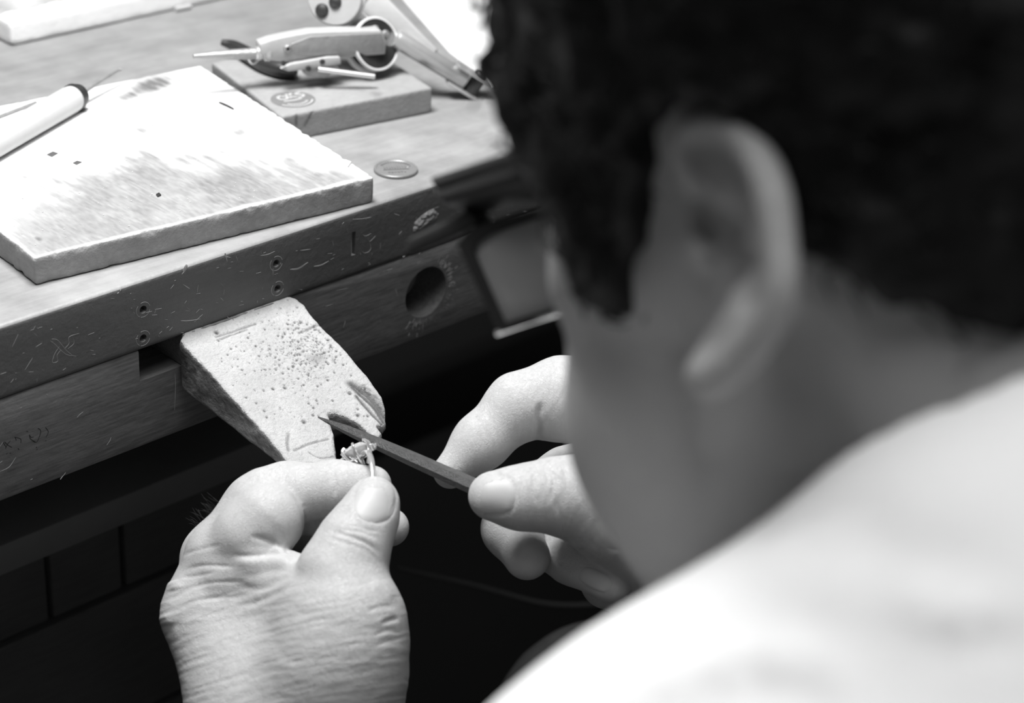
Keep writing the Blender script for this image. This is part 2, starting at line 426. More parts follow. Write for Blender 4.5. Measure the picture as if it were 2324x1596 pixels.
# worn rings round the screw holes
for p in screws:
    for r, w in ((.0036, .0003),):
        n = 28
        for a0 in (0.2, 2.4, 4.3):
            V = []
            for i in range(9):
                a = a0 + i / 8 * 1.7
                for rr, dy in ((r - w, .0002), (r, -.0001), (r + w, .0002)): V.append(p + np.array([rr * math.cos(a), dy, rr * math.sin(a)]))
            sc.add(V, [(i * 3 + k, i * 3 + k + 1, i * 3 + k + 4, i * 3 + k + 3) for i in range(8) for k in range(2)])
rng = random.Random(4)
for i in range(130):
    x = rng.uniform(0, 1250); yt = 741 - .3262 * x; y = yt + rng.uniform(8, 150)
    a = rng.gauss(-.3, .9); l = rng.uniform(3, 12)
    ribbon(sc, [(x, y), (x + l * math.cos(a), y + l * math.sin(a))], rng.uniform(.00015, .00045), 0)
sc.build('scratch_marks', M['scratch'], bench)['kind'] = 'stuff'
sa = MB()
for pts, w in (([(507, 1010), (525, 990), (548, 972)], .0009), ([(703, 1190), (722, 1165), (732, 1140)], .0007), ([(0, 1365), (60, 1335), (105, 1270)], .0006), ([(398, 1418), (415, 1395), (432, 1372)], .0006), ([(0, 1200), (20, 1170)], .0004), ([(0, 1310), (15, 1295)], .0005),
               ([(130, 950), (145, 942)], .0006), ([(305, 855), (315, 865)], .0012), ([(1152, 720), (1156, 800), (1150, 960)], .0006), ([(200, 1420), (215, 1414)], .0008)):
    ribbon(sa, c8(pts), w, AY)
for pts, w in (([(0, 1005), (35, 990)], .0013), ([(60, 1130), (70, 1195)], .0008), ([(480, 880), (510, 905)], .0005), ([(240, 930), (215, 950)], .0004)):
    ribbon(sa, c7(pts), w, AY)
for pts, w in (([(1840, 45), (1885, 30)], .0013), ([(1400, 305), (1450, 290)], .0006), ([(1480, 190), (1560, 175)], .0005), ([(1905, 180), (1925, 235)], .0007), ([(1545, 410), (1530, 460)], .0006), ([(1795, 390), (1805, 440)], .0005)):
    ribbon(sa, [(300 + x / 3.192, 600 + y / 3.192) for x, y in pts], w, AY)
n0 = 130                                       # chipped fibres round the bored hole
for i in range(n0):
    a = rng.uniform(-2.3, 1.2); r = .0140 + abs(rng.gauss(0, .0026)); a2 = a + rng.gauss(0, .05); l = rng.uniform(.0008, .003)
    q = hc + np.array([r * math.cos(a), 0, r * math.sin(a)]); q2 = q + l * np.array([math.cos(a2), 0, math.sin(a2)])
    x1, y1, _ = project(q); x2, y2, _ = project(q2); ribbon(sa, [(x1, y1), (x2, y2)], rng.uniform(.0002, .0006), AY)
sa.build('apron_scratches', M['scratch'], bench)['kind'] = 'stuff'
ik = MB()
for pts in ([(300, 1075), (318, 1105), (303, 1140)], [(250, 1080), (268, 1098), (258, 1140), (240, 1172), (215, 1165)], [(193, 1125), (205, 1140), (222, 1138)], [(195, 1122), (200, 1150), (232, 1170)],
            [(95, 1140), (135, 1150), (138, 1178)], [(98, 1138), (108, 1160)], [(30, 1170), (50, 1190), (78, 1207)], [(68, 1163), (48, 1188), (36, 1215)], [(20, 1172), (40, 1205)],
            [(174, 1100), (184, 1103)], [(238, 1203), (242, 1208)], [(238, 1222), (248, 1219)], [(298, 1164), (306, 1161)], [(118, 1212), (126, 1222)], [(40, 1250), (50, 1246)], [(62, 1246), (72, 1244)]):
    ribbon(ik, c8(pts), .0011, AY, taper=False, lift=.0001)
ik.build('pen_writing', M['ink'], bench, label='small black handwritten letters on the apron')

# raw, splintered knot in the front edge
kn = thing_knot = MB()
kc = [(940, 505), (955, 490), (968, 480), (984, 472), (998, 486), (990, 500), (970, 512), (950, 525), (935, 530)]
P = np.array([PY(x, y, 0) for x, y in kc]); c0 = P.mean(0)
V, Fc = [], []
G = 26
mn, mx = P.min(0), P.max(0)
for i in range(G):
    for j in range(G):
        p = np.array([mn[0] + (mx[0] - mn[0]) * i / (G - 1), 0, mn[2] + (mx[2] - mn[2]) * j / (G - 1)]); V.append(p)
V = np.array(V); sd = s_poly2(V[:, 0], V[:, 2], P[:, [0, 2]])
nz = fbm(V, 900, 3); V[:, 1] = np.where(sd < 0, -np.minimum(-sd * .7, .0012) * (.75 + nz * 1.1), .0012) 
obj('splintered_knot', V, [(i * G + j, (i + 1) * G + j, (i + 1) * G + j + 1, i * G + j + 1) for i in range(G - 1) for j in range(G - 1)], mat('splintered_wood', .2, .8, .5, 500, bump=.6), bench, angle=None, label='pale splintered patch on the front edge')

# ------------------------------------------------------------------ drawer unit in the dark under the bench
YD = 0.10
du = bench
xl, xr = -.85, .16
za, zb, zc = PY(0, 1250, YD)[2], PY(0, 1379, YD)[2], PY(0, 1472, YD)[2]
za = (za + PY(486, 1071, YD)[2]) / 2
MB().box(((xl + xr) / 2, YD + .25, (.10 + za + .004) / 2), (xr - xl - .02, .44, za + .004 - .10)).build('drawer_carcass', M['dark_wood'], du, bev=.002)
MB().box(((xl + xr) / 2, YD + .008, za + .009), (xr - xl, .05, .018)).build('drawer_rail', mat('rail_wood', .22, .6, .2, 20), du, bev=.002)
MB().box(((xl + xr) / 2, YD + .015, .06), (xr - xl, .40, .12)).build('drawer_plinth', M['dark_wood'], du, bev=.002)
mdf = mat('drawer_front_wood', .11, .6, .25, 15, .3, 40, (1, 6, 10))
xs = [xl, -.55, PY(137, 1300, YD)[0], PY(306, 1230, YD)[0], xr]
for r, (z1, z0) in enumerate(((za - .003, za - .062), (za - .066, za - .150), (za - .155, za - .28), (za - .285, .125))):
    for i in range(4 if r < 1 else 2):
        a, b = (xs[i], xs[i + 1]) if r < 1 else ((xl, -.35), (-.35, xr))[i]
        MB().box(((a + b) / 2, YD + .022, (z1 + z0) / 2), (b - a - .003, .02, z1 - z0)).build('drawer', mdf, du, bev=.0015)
# ------------------------------------------------------------------ things on the bench
def worn_block(name, label, cat, corners, z0, z1, m, h=.001, chip=.0007, seed=1, rnd=.0012, grime_shade=None):
    P = np.array(corners)[:, :2]
    lo = np.append(P.min(0) - .004, HB + z0 - .003); hi = np.append(P.max(0) + .004, HB + z1 + .003)
    def f(Q):
        s2 = s_poly2(Q[:, 0], Q[:, 1], P)
        dz = np.maximum(Q[:, 2] - (HB + z1), (HB + z0) - Q[:, 2])
        rim = np.exp(-(np.minimum(dz, 0) / .0022) ** 2)
        e = (np.maximum(fbm(Q, 240, seed, 3), 0) * 2.2 * rim + fbm(Q * np.array([1, 1, .3]), 300, seed + 7, 2) * .22) * chip
        return smax(s2 + e, dz, rnd)
    V, Fc = nets(f, lo, hi, h)
    V[:, 2] = np.maximum(V[:, 2], HB + z0)
    n = normals(V, Fc)
    g = grime_shade(V, n) if grime_shade else np.zeros(len(V))
    o = obj(name, V, Fc, m, angle=None, grime_shade=g)
    return tag(o, label, cat)

zb1 = .0133
c1 = [PZ(77, 586, zb1), PZ(850, 402, zb1), PZ(455, 148, zb1), PZ(-296, 299, zb1)]
stains = [((340, 195), 62, 24, .55), ((300, 215), 40, 16, .5), ((400, 185), 30, 18, .3), ((330, 292), 60, 20, .30), ((550, 300), 55, 18, .34), ((505, 345), 40, 14, .25), ((75, 548), 40, 18, .45), ((60, 400), 25, 12, .3), ((200, 358), 18, 9, .3), ((395, 468), 45, 12, .28), ((650, 420), 30, 14, .15), ((280, 198), 22, 9, .3), ((480, 380), 120, 30, .14)]
def g1(V, n):
    x, y, _ = project(V)
    topf = n[:, 2] > .7
    nz = fbm(V, 60, 5, 3); st = fbm(V * np.array([6.0, .7, 1]), 55, 8, 3); fine = fbm(V * np.array([4.0, .8, 1]), 260, 9, 2)
    # the worn, dirty working half of the board nearest the jeweller
    edge = y - (np.where(x < 330, 455 - .33 * x, 346 + .085 * (x - 330))) + 40 * nz + 40 * st
    g = .80 / (1 + np.exp(-edge / 14)) * (.93 + .22 * nz + .14 * fine)
    near = np.clip((s_poly2(V[:, 0], V[:, 1], np.array(c1)[:, :2]) + .0035 + .003 * nz) / .003, 0, 1)
    g = g * (1 - .7 * near) * (1 - .6 * np.clip((120 - x) / 120, 0, 1) * np.clip(.5 + nz, 0, 1))
    for (sx, sy), a, b, k in stains:
        q = ((x - sx + 14 * nz) / a) ** 2 + ((y - sy + .23 * (x - sx)) / b) ** 2
        g = np.maximum(g, 2.3 * k * np.exp(-q * 1.3) * (.6 + .9 * np.abs(st)) )
    side = np.where(topf, 0, .66 + .12 * nz + .06 * fbm(V, 500, 3, 2))  # side faces darkened all over: their shade is put into the colour
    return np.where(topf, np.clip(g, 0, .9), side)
worn_block('soldering_board', 'large pale square wooden board with chipped edges under the awl', 'wooden board', c1, 0, zb1, M['block'], chip=.0009, seed=3, grime_shade=g1)
zb2 = .0146
c2 = [PZ(640, 264, zb2), PZ(981, 198, zb2), PZ(800, 78, zb2), PZ(480, 141, zb2)]
def g2(V, n):
    x, y, _ = project(V)
    nz = fbm(V, 120, 4, 3)
    g = np.clip(nz * .25, 0, 1) * .5
    q, _a = pl_dist(x, y, [(700, 170), (780, 195), (860, 214)]); g = np.maximum(g, .38 * np.exp(-(q / 8) ** 2) * (.7 + nz))  # soft dark streak across the top, below the tool
    q, _a = pl_dist(x, y, [(709, 250), (701, 268), (691, 285)]); g = np.maximum(g, .85 * np.exp(-(q / 2.5) ** 2) * (n[:, 2] < .7))
    q, _a = pl_dist(x, y, [(672, 258), (672, 284)]); g = np.maximum(g, .85 * np.exp(-(q / 2.5) ** 2) * (n[:, 2] < .7))
    return g + np.where(n[:, 2] < .6, .06, 0)  # side faces a little darker than the top
b2 = thing('bench_block', 'small pale wooden block with a round printed stamp beside the large board', 'wooden block', np.array([.155, .12, HB]))
V, Fc = None, None
_o = worn_block('block_body', None, None, c2, 0, zb2, M['block2'], h=.0008, chip=.0003, seed=11, rnd=.0014, grime_shade=g2)
_o.parent = b2; _o.location = Vector(WL[_o] - WL[b2])
# the round stamp
scn = PZ(665, 226, zb2); sr = .0116
a1 = (PZ(760, 206, zb2) - PZ(560, 246, zb2)); a1[2] = 0; a1 /= np.linalg.norm(a1); a2_ = np.cross([0, 0, 1.0], a1)
sk = mat('stamp_ink', .16, .7, .25, 500)
st_ = MB().lathe(scn + np.array([0, 0, .00002]), (0, 0, 1), [(0, sr), (.00015, sr)], 48).build('stamp', sk, b2, label='grey round stamp with pale lettering')
lt = MB()
zt = .00028
def flat_strip(mb, pts, w):
    P = [scn + a1 * px * sr + a2_ * py * sr + np.array([0, 0, zt]) for px, py in smooth_pl(pts, 5)]
    n = len(P); V = []
    for i, p in enumerate(P):
        t = P[min(i + 1, n - 1)] - P[max(i - 1, 0)]; t /= np.linalg.norm(t); s = np.cross([0, 0, 1.0], t)
        V += [p + s * w, p - s * w]
    mb.add(V, [(2 * i, 2 * i + 1, 2 * i + 3, 2 * i + 2) for i in range(n - 1)])
for pts in ([(-.25, .62), (-.5, .5), (-.48, .22), (-.2, .18), (-.1, .42), (-.3, .55)], [(.02, .7), (0, .15)], [(.3, .68), (.05, .4), (.35, .12)], [(.72, .6), (.45, .55), (.5, .38), (.7, .28), (.55, .08), (.3, .1)], [(-.5, -.05), (0, -.12), (.4, -.08)]):
    flat_strip(lt, pts, .0007)
flat_strip(lt, [(math.cos(t) * .86, math.sin(t) * .86) for t in np.linspace(-2.7, -.5, 14)], .0005)
for t in np.linspace(-2.4, -.8, 9): flat_strip(lt, [(math.cos(t) * .58, math.sin(t) * .58), (math.cos(t) * .7, math.sin(t) * .7)], .0006)
lt.build('stamp_lettering', mat('stamp_pale', .42, .8), st_, smooth=False)

# the long white board at the back
cw = [PZ(27, 107, 0), PZ(505, 0, 0)]
dx = (cw[1] - cw[0]); dx /= np.linalg.norm(dx); dy = np.cross([0, 0, 1.0], dx)
corn = [cw[0], cw[0] + dx * .36, cw[0] + dx * .36 + dy * .13, cw[0] + dy * .13]
def g3(V, n):
    nz = fbm(V, 70, 21, 3); x, y, _ = project(V)
    loc = (V - cw[0]) @ dy
    return np.where((n[:, 2] > .6) & (loc > .012 + .008 * nz), .55 + .4 * nz, np.clip(nz * .2 - .05, 0, 1))
worn_block('white_board', 'long thick white board with dirty top at the back of the bench', 'board', corn, 0, .0150, M['white_board'], h=.0015, chip=.0006, seed=31, rnd=.003, grime_shade=g3)
# small wooden offcut against the white board
p1, p2 = PZ(398, 24, 0.001), PZ(432, 17, 0.001)
tag(MB().tube([p1 + [0, 0, .001], p2 + [0, 0, .001]], .0016, 8).build('wooden_stick', M['handle_wood']), 'short pale stick lying along the foot of the white board', 'stick')

# awl
az = zb1 + .0068
A0, A1 = PZ(-150, 405, az), PZ(168, 222, az)
A1[2] = A0[2]
ad = A1 - A0; aL = np.linalg.norm(ad); ad /= aL
aw = thing('awl', 'awl with pale round handle and dark ferrule lying on the large board', 'awl', A0 - np.array([0, 0, .0068]))
MB().lathe(A0, ad, [(-.03, .002), (-.028, .006), (-.02, .0075), (0, .0068), (aL * .5, .0068), (aL - .004, .0069), (aL - .001, .0066)], 32).build('handle', M['handle_wood'], aw)
MB().lathe(A1, ad, [(-.0015, .0064), (-.001, .0071), (.001, .0072), (.0022, .0062), (.003, .0064), (.0048, .0058), (.0056, .003), (.0058, .001)], 32).build('ferrule', M['dark_steel'], aw)
N0 = A1 + ad * .005; tip = PZ(272, 158, az + .002)
MB().tube(smooth_pl([N0, N0 + (tip - N0) * .5 + [0, 0, .0004], N0 + (tip - N0) * .85 + [0, 0, .0002], tip], 4), [.0012] * 4 + [.0010] * 4 + [.0007] * 4 + [.0010], 8).build('needle', M['worn_steel'], aw)
# thin rod under the awl
p1, p2 = PZ(-80, 295, zb1 + .0009), PZ(82, 233, zb1 + .0009)
tag(MB().tube([p1, p2], .0009, 10).build('metal_rod', M['worn_steel']), 'thin metal rod lying on the large board behind the awl handle', 'rod')

# crumbs and chips on the large board
def flake(name, label, cat, px, z, m, th=.0004):
    pts = [PZ(x, y, z) for x, y in px]
    return tag(MB().prism(pts, (0, 0, th)).build(name, m, bev=.00005), label, cat)
chipm = mat('solder_chip', .13, .5, .2, 300, metal=.5)
flake('solder_chip', 'small dark square metal chip on the board nearest the awl handle', 'metal chip', [(106, 352), (120, 345), (132, 349), (118, 357)], zb1, chipm)
flake('solder_chip', 'small dark square metal chip on the board, the one farther from the awl', 'metal chip', [(165, 371), (175, 366), (186, 369), (174, 375)], zb1, chipm)
sl = smooth_pl([PZ(497, 232, zb1 + .0005), PZ(512, 238, zb1 + .0007), PZ(522, 243, zb1 + .0006), PZ(532, 249, zb1 + .0003)], 3)
tag(MB().tube(sl, [.0004] + [.0006] * (len(sl) - 2) + [.0002], 6).build('metal_sliver', M['dark_steel']), 'thin dark sliver lying on the far corner of the large board', 'sliver')
flake('wood_chip', 'tiny dark wood chip in the middle of the large board', 'wood chip', [(354, 444), (361, 440), (366, 445), (358, 448)], zb1, M['dark_steel'], .0008)
wk = mat('pale_chip', .7, .7)
flake('wood_splinter', 'pale raised splinter at the right corner of the large board', 'splinter', [(772, 374), (783, 366), (797, 371), (790, 381), (778, 378)], zb1, wk, .0010)
cr = MB(); rg = random.Random(7)
for i in range(150):
    x, y = rg.uniform(30, 820), rg.uniform(330, 560)
    p = PZ(x, y, zb1)
    if s_poly2(p[:1], p[1:2], np.array(c1)[:, :2])[0] > -.004: continue
    r = rg.uniform(.0001, .0003); cr.box(p + [0, 0, r * .6], (r * 2, r * 1.4, r * 1.3))
tag(cr.build('filing_dust', wk, smooth=False), 'fine pale filing dust scattered on the large board', 'dust', kind='stuff')

# coin
cc = PZ(898, 388, 0) + np.array([0, 0, .0001]); cr_ = .0110
co = thing('coin', 'round metal coin lying on the bench beside the large board', 'coin', cc)
MB().lathe(cc, (0, 0, 1), [(0, cr_ - .0003), (.0003, cr_), (.0013, cr_), (.0016, cr_ - .0003), (.0016, cr_ - .0012), (.0013, cr_ - .0015)], 56).build('disc', M['coin'], co, angle=25)
rl = MB(); e1 = PZ(940, 386, 0) - PZ(856, 390, 0); e1 /= np.linalg.norm(e1); e2 = np.cross([0, 0, 1.0], e1)
AX = np.array([e1, e2, [0, 0, 1.0]])
rl.box(cc + e1 * 0 - e2 * .0015 + [0, 0, .00145], (.0130, .0006, .0005), AX)
for i in range(9): rl.box(cc + e1 * (-.0055 + i * .0013) + e2 * (.0016 + .0003 * (i % 2)) + [0, 0, .00145], (.0005, .0032, .0005), AX)
for i in range(6): rl.box(cc + e1 * (-.0042 + i * .0016) - e2 * .0045 + [0, 0, .00145], (.0010, .0014 + .0006 * (i % 2), .0005), AX)
for i in range(14):
    t = .35 + i * .17; rl.box(cc + (e1 * math.cos(t) + e2 * math.sin(t)) * .0078 + [0, 0, .00145], (.0006, .0011, .0005), np.array([-e1 * math.sin(t) + e2 * math.cos(t), e1 * math.cos(t) + e2 * math.sin(t), [0, 0, 1.0]]))
rl.lathe(cc + e1 * .0065 + e2 * .0018 + [0, 0, .0013], (0, 0, 1), [(0, .0014), (.0004, .0011)], 12)
rl.build('relief', M['coin'], co, label='raised bars and lettering')

# flat white sheet on the bench behind the arm
flat = [PZ(880, -40, .0), PZ(1020, 120, 0), PZ(1120, 200, 0), PZ(1500, 60, 0), PZ(1200, -140, 0)]
tag(MB().prism([p + [0, 0, .0002] for p in flat], (0, 0, .0004)).build('white_sheet', M['pale_sheet']), 'thin white sheet on the bench behind the jointed arm', 'pale_sheet')

# ------------------------------------------------------------------ jointed holder (third hand) on the small block
tz = .034
o0, o1 = PZ(600, 120, tz), PZ(870, 97, tz); o1[2] = o0[2]
bx = (o1 - o0) / np.linalg.norm(o1 - o0); bn = np.cross(bx, [0, 0, 1.0])
if bn @ (CAM - o0) < 0: bn = -bn
th = thing('third_hand_tool', 'pale jointed soldering holder with pointed nozzle resting over the small block', 'holding tool', np.array([o0[0] + .03, o0[1] - .01, HB + zb2]))
def q1(x, y): return (400 + x / 2.905, y / 2.905)
def OP(x, y, off=0): return PP(x, y, o0 + bn * off, bn)
MB().lathe(OP(438, 128), OP(590, 121) - OP(438, 128), [(0, .0006), (.0003, .0012), (.010, .0022), (.02, .0027), (.030, .0030), (.036, .0032)], 20).build('nozzle', M['worn_steel'], th)
cdir = OP(600, 120) - OP(570, 121.5); cdir /= np.linalg.norm(cdir)
MB().lathe(OP(578, 121), cdir, [(0, .0028), (.0008, .0036), (.003, .0037), (.0036, .0032), (.005, .0032), (.0055, .0044), (.0075, .0046)], 20).build('collar', M['steel'], th)
MB().tube(smooth_pl([OP(*q1(500, 340)), OP(*q1(480, 385)), OP(*q1(505, 418)), OP(*q1(540, 395))], 5), .0008, 8).build('clip_wire', M['steel'], th)
body = [(590, 101), (615, 92), (645, 85), (705, 74), (760, 72), (866, 70), (877, 95), (875, 124), (800, 130), (720, 137), (645, 142), (602, 137), (592, 120)]
MB().prism([OP(x, y, .004) for x, y in body], -bn * .009).build('body', M['white_metal'], th, bev=.0009)
MB().prism([OP(x, y, .0046) for x, y in [(662, 100), (705, 84), (866, 76), (873, 95), (871, 119), (720, 128), (668, 122), (658, 110)]], -bn * .002).build('face_plate', M['worn_steel'], th, bev=.0003)
s_ = MB().lathe(OP(651, 108, .0035), bn, [(0, .0021), (.0022, .0021), (.0026, .0016), (.0026, .0010), (.0012, .0009)], 20).build('screw', M['worn_steel'], th)
MB().lathe(OP(651, 108, .0049), bn, [(0, .0009), (.0002, .0009)], 12).build('screw_hole', M['hole'], s_)
MB().prism([OP(x, y, .008) for x, y in [(637, 157), (660, 146), (700, 139), (745, 131), (772, 130), (775, 146), (735, 152), (700, 158), (655, 163)]], -bn * .003).build('lever', M['white_metal'], th, bev=.0005)
for px in (q1(705, 415), q1(962, 405), q1(870, 450)):
    MB().lathe(OP(*px, .0082), bn, [(0, .0014), (.0010, .0014), (.0012, .001)], 12).build('rivet', M['dark_steel'], th)
MB().prism([OP(x, y, .007) for x, y in [(688, 158), (740, 150), (768, 142), (768, 160), (738, 177), (700, 174), (690, 168)]], -bn * .004).build('lever_foot', M['worn_steel'], th, bev=.0005)
rod0, rod1 = OP(722, 157, .009), OP(851, 174, .016)
MB().lathe(rod0, rod1 - rod0, [(0, .0014), (np.linalg.norm(rod1 - rod0) - .0004, .0014), (np.linalg.norm(rod1 - rod0), .0011)], 16).build('steel_pin', M['silver'], th)
# the pulley-like joint at the end of the body
wn = bn * .90 + np.array([0, 0, 1.0]) * .40 + bx * .30; wn /= np.linalg.norm(wn)
wc = OP(846, 101, -.004)
MB().lathe(wc + wn * .0018, wn, [(0, .0138), (.0005, .0145), (.0018, .0145), (.0024, .0141), (.0024, .0133), (.0016, .0131)], 40).build('joint_disc', M['white_plastic'], th)
MB().lathe(wc + wn * .0034, wn, [(0, .0129), (.0004, .0129)], 40).build('joint_face', M['dark_steel'], th)
MB().lathe(wc - wn * .0045, wn, [(0, .0125), (.007, .0125)], 36).build('joint_core', M['black_plastic'], th)
MB().lathe(wc - wn * .0070, wn, [(0, .0140), (.0006, .0148), (.0022, .0148), (.0028, .0140)], 40).build('joint_disc', M['white_plastic'], th)
for ang in (3.7, 4.6):
    q = np.cross(wn, [0, 0, 1.0]); q /= np.linalg.norm(q); q2 = np.cross(wn, q)
    MB().lathe(wc + wn * .0036 + (q * math.cos(ang) + q2 * math.sin(ang)) * .0078, wn, [(0, .0021), (.0012, .0020), (.0018, .0012), (.0019, .0003)], 16).build('joint_screw', M['worn_steel'], th)
# upper joint with two screws and its bars
un = (CAM - PZ(762, -5, .05)); un = un / np.linalg.norm(un); un = un * .9 + bx * (-.25); un /= np.linalg.norm(un)
uc = PP(762, -6, wc + np.array([0, 0, .012]) + bx * -.016 - bn * .004, un)
d_ = MB().lathe(uc, un, [(0, .0142), (.0005, .0147), (.0025, .0147), (.0030, .0142), (.0031, .0001)], 44).build('joint_plate', M['white_metal'], th)
for px, r in (((731, 23), .0036), ((761, 4), .0034)):
    MB().lathe(PP(*px, uc + un * .003, un), un, [(0, r), (.0008, r), (.0018, r * .8), (.0023, r * .4), (.0024, .0001)], 20).build('plate_screw', M['dark_steel'], d_)
MB().lathe(uc - un * .006, un, [(0, .0150), (.0025, .0150)], 40).build('joint_plate', M['white_plastic'], th)
MB().prism([PP(x, y, uc - un * .016, un) for x, y in [(745, 40), (800, 10), (862, 62), (815, 88)]], -un * .003).build('link_bar', M['white_plastic'], th, bev=.0006)
MB().prism([PP(x, y, uc - un * .022, un) for x, y in [(815, 25), (845, -12), (870, -12), (992, 112), (985, 122), (960, 112)]], -un * .005).build('arm_bar', M['white_metal'], th, bev=.0008)
# ball and tube arm
bl = PP(909, 93, wc - wn * .002, bn)
MB().lathe(bl - bx * .0034, bx, [(.0034 - .0034 * math.cos(a), max(.0034 * math.sin(a), .0001)) for a in np.linspace(0, math.pi, 12)], 20).build('ball_joint', M['white_plastic'], th)
t0, t1 = PP(898, 86, wc, bn), PZ(1056, 181, .010)
td = (t1 - t0); tL = np.linalg.norm(td); td /= tL
MB().lathe(t0, td, [(0, .0048), (.001, .0052), (tL - .001, .0052), (tL, .0046)], 28).build('tube_arm', M['steel'], th)
sd_ = np.cross(td, [0, 0, 1.0]); sd_ /= np.linalg.norm(sd_); ud = np.cross(sd_, td)
AXT = np.array([td, sd_, ud])
for s in (-1, 1):
    MB().box(t1 + td * .002 + ud * s * .0055, (.022, .012, .0016), AXT).build('clevis_plate', M['steel'], th, bev=.0006)
MB().lathe(t1 + td * .006 - ud * .0052, ud, [(0, .0042), (.0104, .0042)], 20).build('clevis_roller', M['dark_steel'], th)
MB().lathe(t1 + td * .006 + ud * .0064, ud, [(0, .0036), (.0012, .0036), (.0024, .0026), (.0029, .0006)], 20).build('bolt', M['dark_steel'], th)
MB().lathe(t1 + td * .009 - sd_ * .004 - ud * .003, -sd_, [(0, .0030), (.0012, .0030), (.0022, .0020), (.0026, .0005)], 20).build('bolt', M['worn_steel'], th)
# dark curved handle lying under the tool
hp = [PZ(503, 96, zb2 + .006), PZ(530, 104, zb2 + .005), PZ(560, 122, zb2 + .0045), PZ(600, 146, zb2 + .0042), PZ(640, 158, zb2 + .0045), PZ(676, 160, zb2 + .0045)]
sp_ = smooth_pl(hp, 5); nn = len(sp_)
tag(MB().tube(sp_, [.0014 + .0034 * math.sin(min(1, (i + 1) / nn * 1.15) * math.pi * .62) for i in range(nn - 1)] + [.0020], 16).build('plier_handle', M['dark_steel']), 'dark curved tool handle lying on the small block under the pale holder', 'tool handle')

# ------------------------------------------------------------------ bench pin
zr, sl_ = HB - .0335, .36                    # height at the bench, slope of the top
npn = np.array([0, -sl_, 1.0]); npn /= np.linalg.norm(npn); pp0 = np.array([0, 0, zr])
out = [(408, 772), (416, 752), (432, 740), (470, 722), (520, 703), (560, 690), (585, 682), (605, 670), (630, 662), (645, 664), (672, 676), (690, 690), (700, 705), (735, 742), (770, 778), (800, 812), (830, 848), (850, 875), (866, 898), (875, 925), (878, 950), (870, 962), (858, 968), (868, 982), (864, 990), (850, 996),
       (832, 980), (812, 962), (790, 950), (765, 938), (748, 940), (752, 962), (760, 985), (762, 1008), (764, 1030), (768, 1046), (735, 1056), (700, 1058), (660, 1058), (635, 1026), (600, 985), (560, 938), (520, 893), (480, 850), (440, 808)]
PT = np.array([PP(x, y, pp0, npn) for x, y in out])
pits_px = []
rp = random.Random(11)
for i in range(420):
    for _ in range(60):
        x, y = rp.gauss(690, 62), rp.gauss(790, 46)
        if rp.random() < .25: x, y = rp.uniform(480, 830), rp.uniform(700, 960)
        p = PP(x, y, pp0, npn)
        if s_poly2(p[:1], p[1:2], PT[:, :2])[0] < -.003: break
    pits_px.append((x, y, rp.choice((.0002, .00025, .0003, .0004, .00055))))
for x, y, r in ((647, 879, .0009), (690, 957, .0010), (794, 893, .0010), (812, 943, .0010), (711, 942, .0007), (744, 862, .0007), (620, 882, .0008), (492, 755, .0012), (712, 925, .0006), (835, 945, .0006)): pits_px.append((x, y, r))
pits = np.array([np.append(PP(x, y, pp0, npn), r) for x, y, r in pits_px])
grooves = [([(795, 872), (832, 890), (862, 925), (878, 945)], .0022), ([(800, 880), (845, 915), (872, 955)], .0016), ([(808, 900), (850, 945), (868, 962)], .0009), ([(825, 900), (862, 935)], .0012)]
cuts = [([(679, 756), (710, 742), (732, 735)], .0006), ([(668, 1022), (700, 1008), (745, 996)], .0006), ([(655, 985), (652, 1005), (655, 1022)], .0007), ([(700, 1026), (725, 1040), (760, 1036)], .0004), ([(490, 765), (530, 752), (580, 735)], .0006), ([(500, 770), (560, 748)], .0005), ([(748, 940), (775, 948), (800, 962), (825, 980)], .0013)]
gp = [(np.array([PP(x, y, pp0, npn)[:2] for x, y in smooth_pl(p, 3)]), w) for p, w in grooves]
cp = [(np.array([PP(x, y, pp0, npn)[:2] for x, y in smooth_pl(p, 3)]), w) for p, w in cuts]
def pin_fields(Q):
    X, Y = Q[:, 0].astype(float), Q[:, 1].astype(float)
    s2 = s_poly2(X, Y, PT[:, :2])
    g = np.zeros(len(X)); dirt = np.zeros(len(X))
    for P2, w in gp:
        d, a = pl_dist(X, Y, P2); k = np.exp(-(d / w) ** 2); g = np.maximum(g, k * w * 1.1 * np.minimum(a * 4, 1)); dirt = np.maximum(dirt, k * .85)
    for P2, w in cp:
        d, a = pl_dist(X, Y, P2); k = np.exp(-(d / w) ** 2); g = np.maximum(g, k * w * .8); dirt = np.maximum(dirt, k * .55)
    return s2, g, dirt
def pin_f(Q):
    s2, g, _ = pin_fields(Q)
    Y = Q[:, 1]; Z = Q[:, 2]
    e = fbm(Q, 150, 2, 3) * .0006 + fbm(Q, 40, 9, 2) * .0005
    topd = (Z - (zr + sl_ * Y)) * npn[2] + g + fbm(Q, 520, 4, 2) * .00028 + fbm(Q, 60, 6, 2) * .0003
    # the top rounds down at the far side and front rim
    bot = (zr - .0275 + .02 * (Y / -.08)) - Z
    bot = np.where(Y < -.02, (zr - .0255 + .17 * (-Y - .02) * -1 + .0) - Z, bot)
    bot = (zr - .0265 - .105 * np.clip(-Y, 0, .1)) - Z
    d = smax(smax(s2 + e, topd, .0022), bot, .0015)
    return smax(d, Y - .0008, .0005)
lo = PT.min(0) - .005; hi = PT.max(0) + .005; lo[2] = HB - .082; hi[2] = HB - .028
V, Fc = nets(pin_f, lo, hi, .0005)
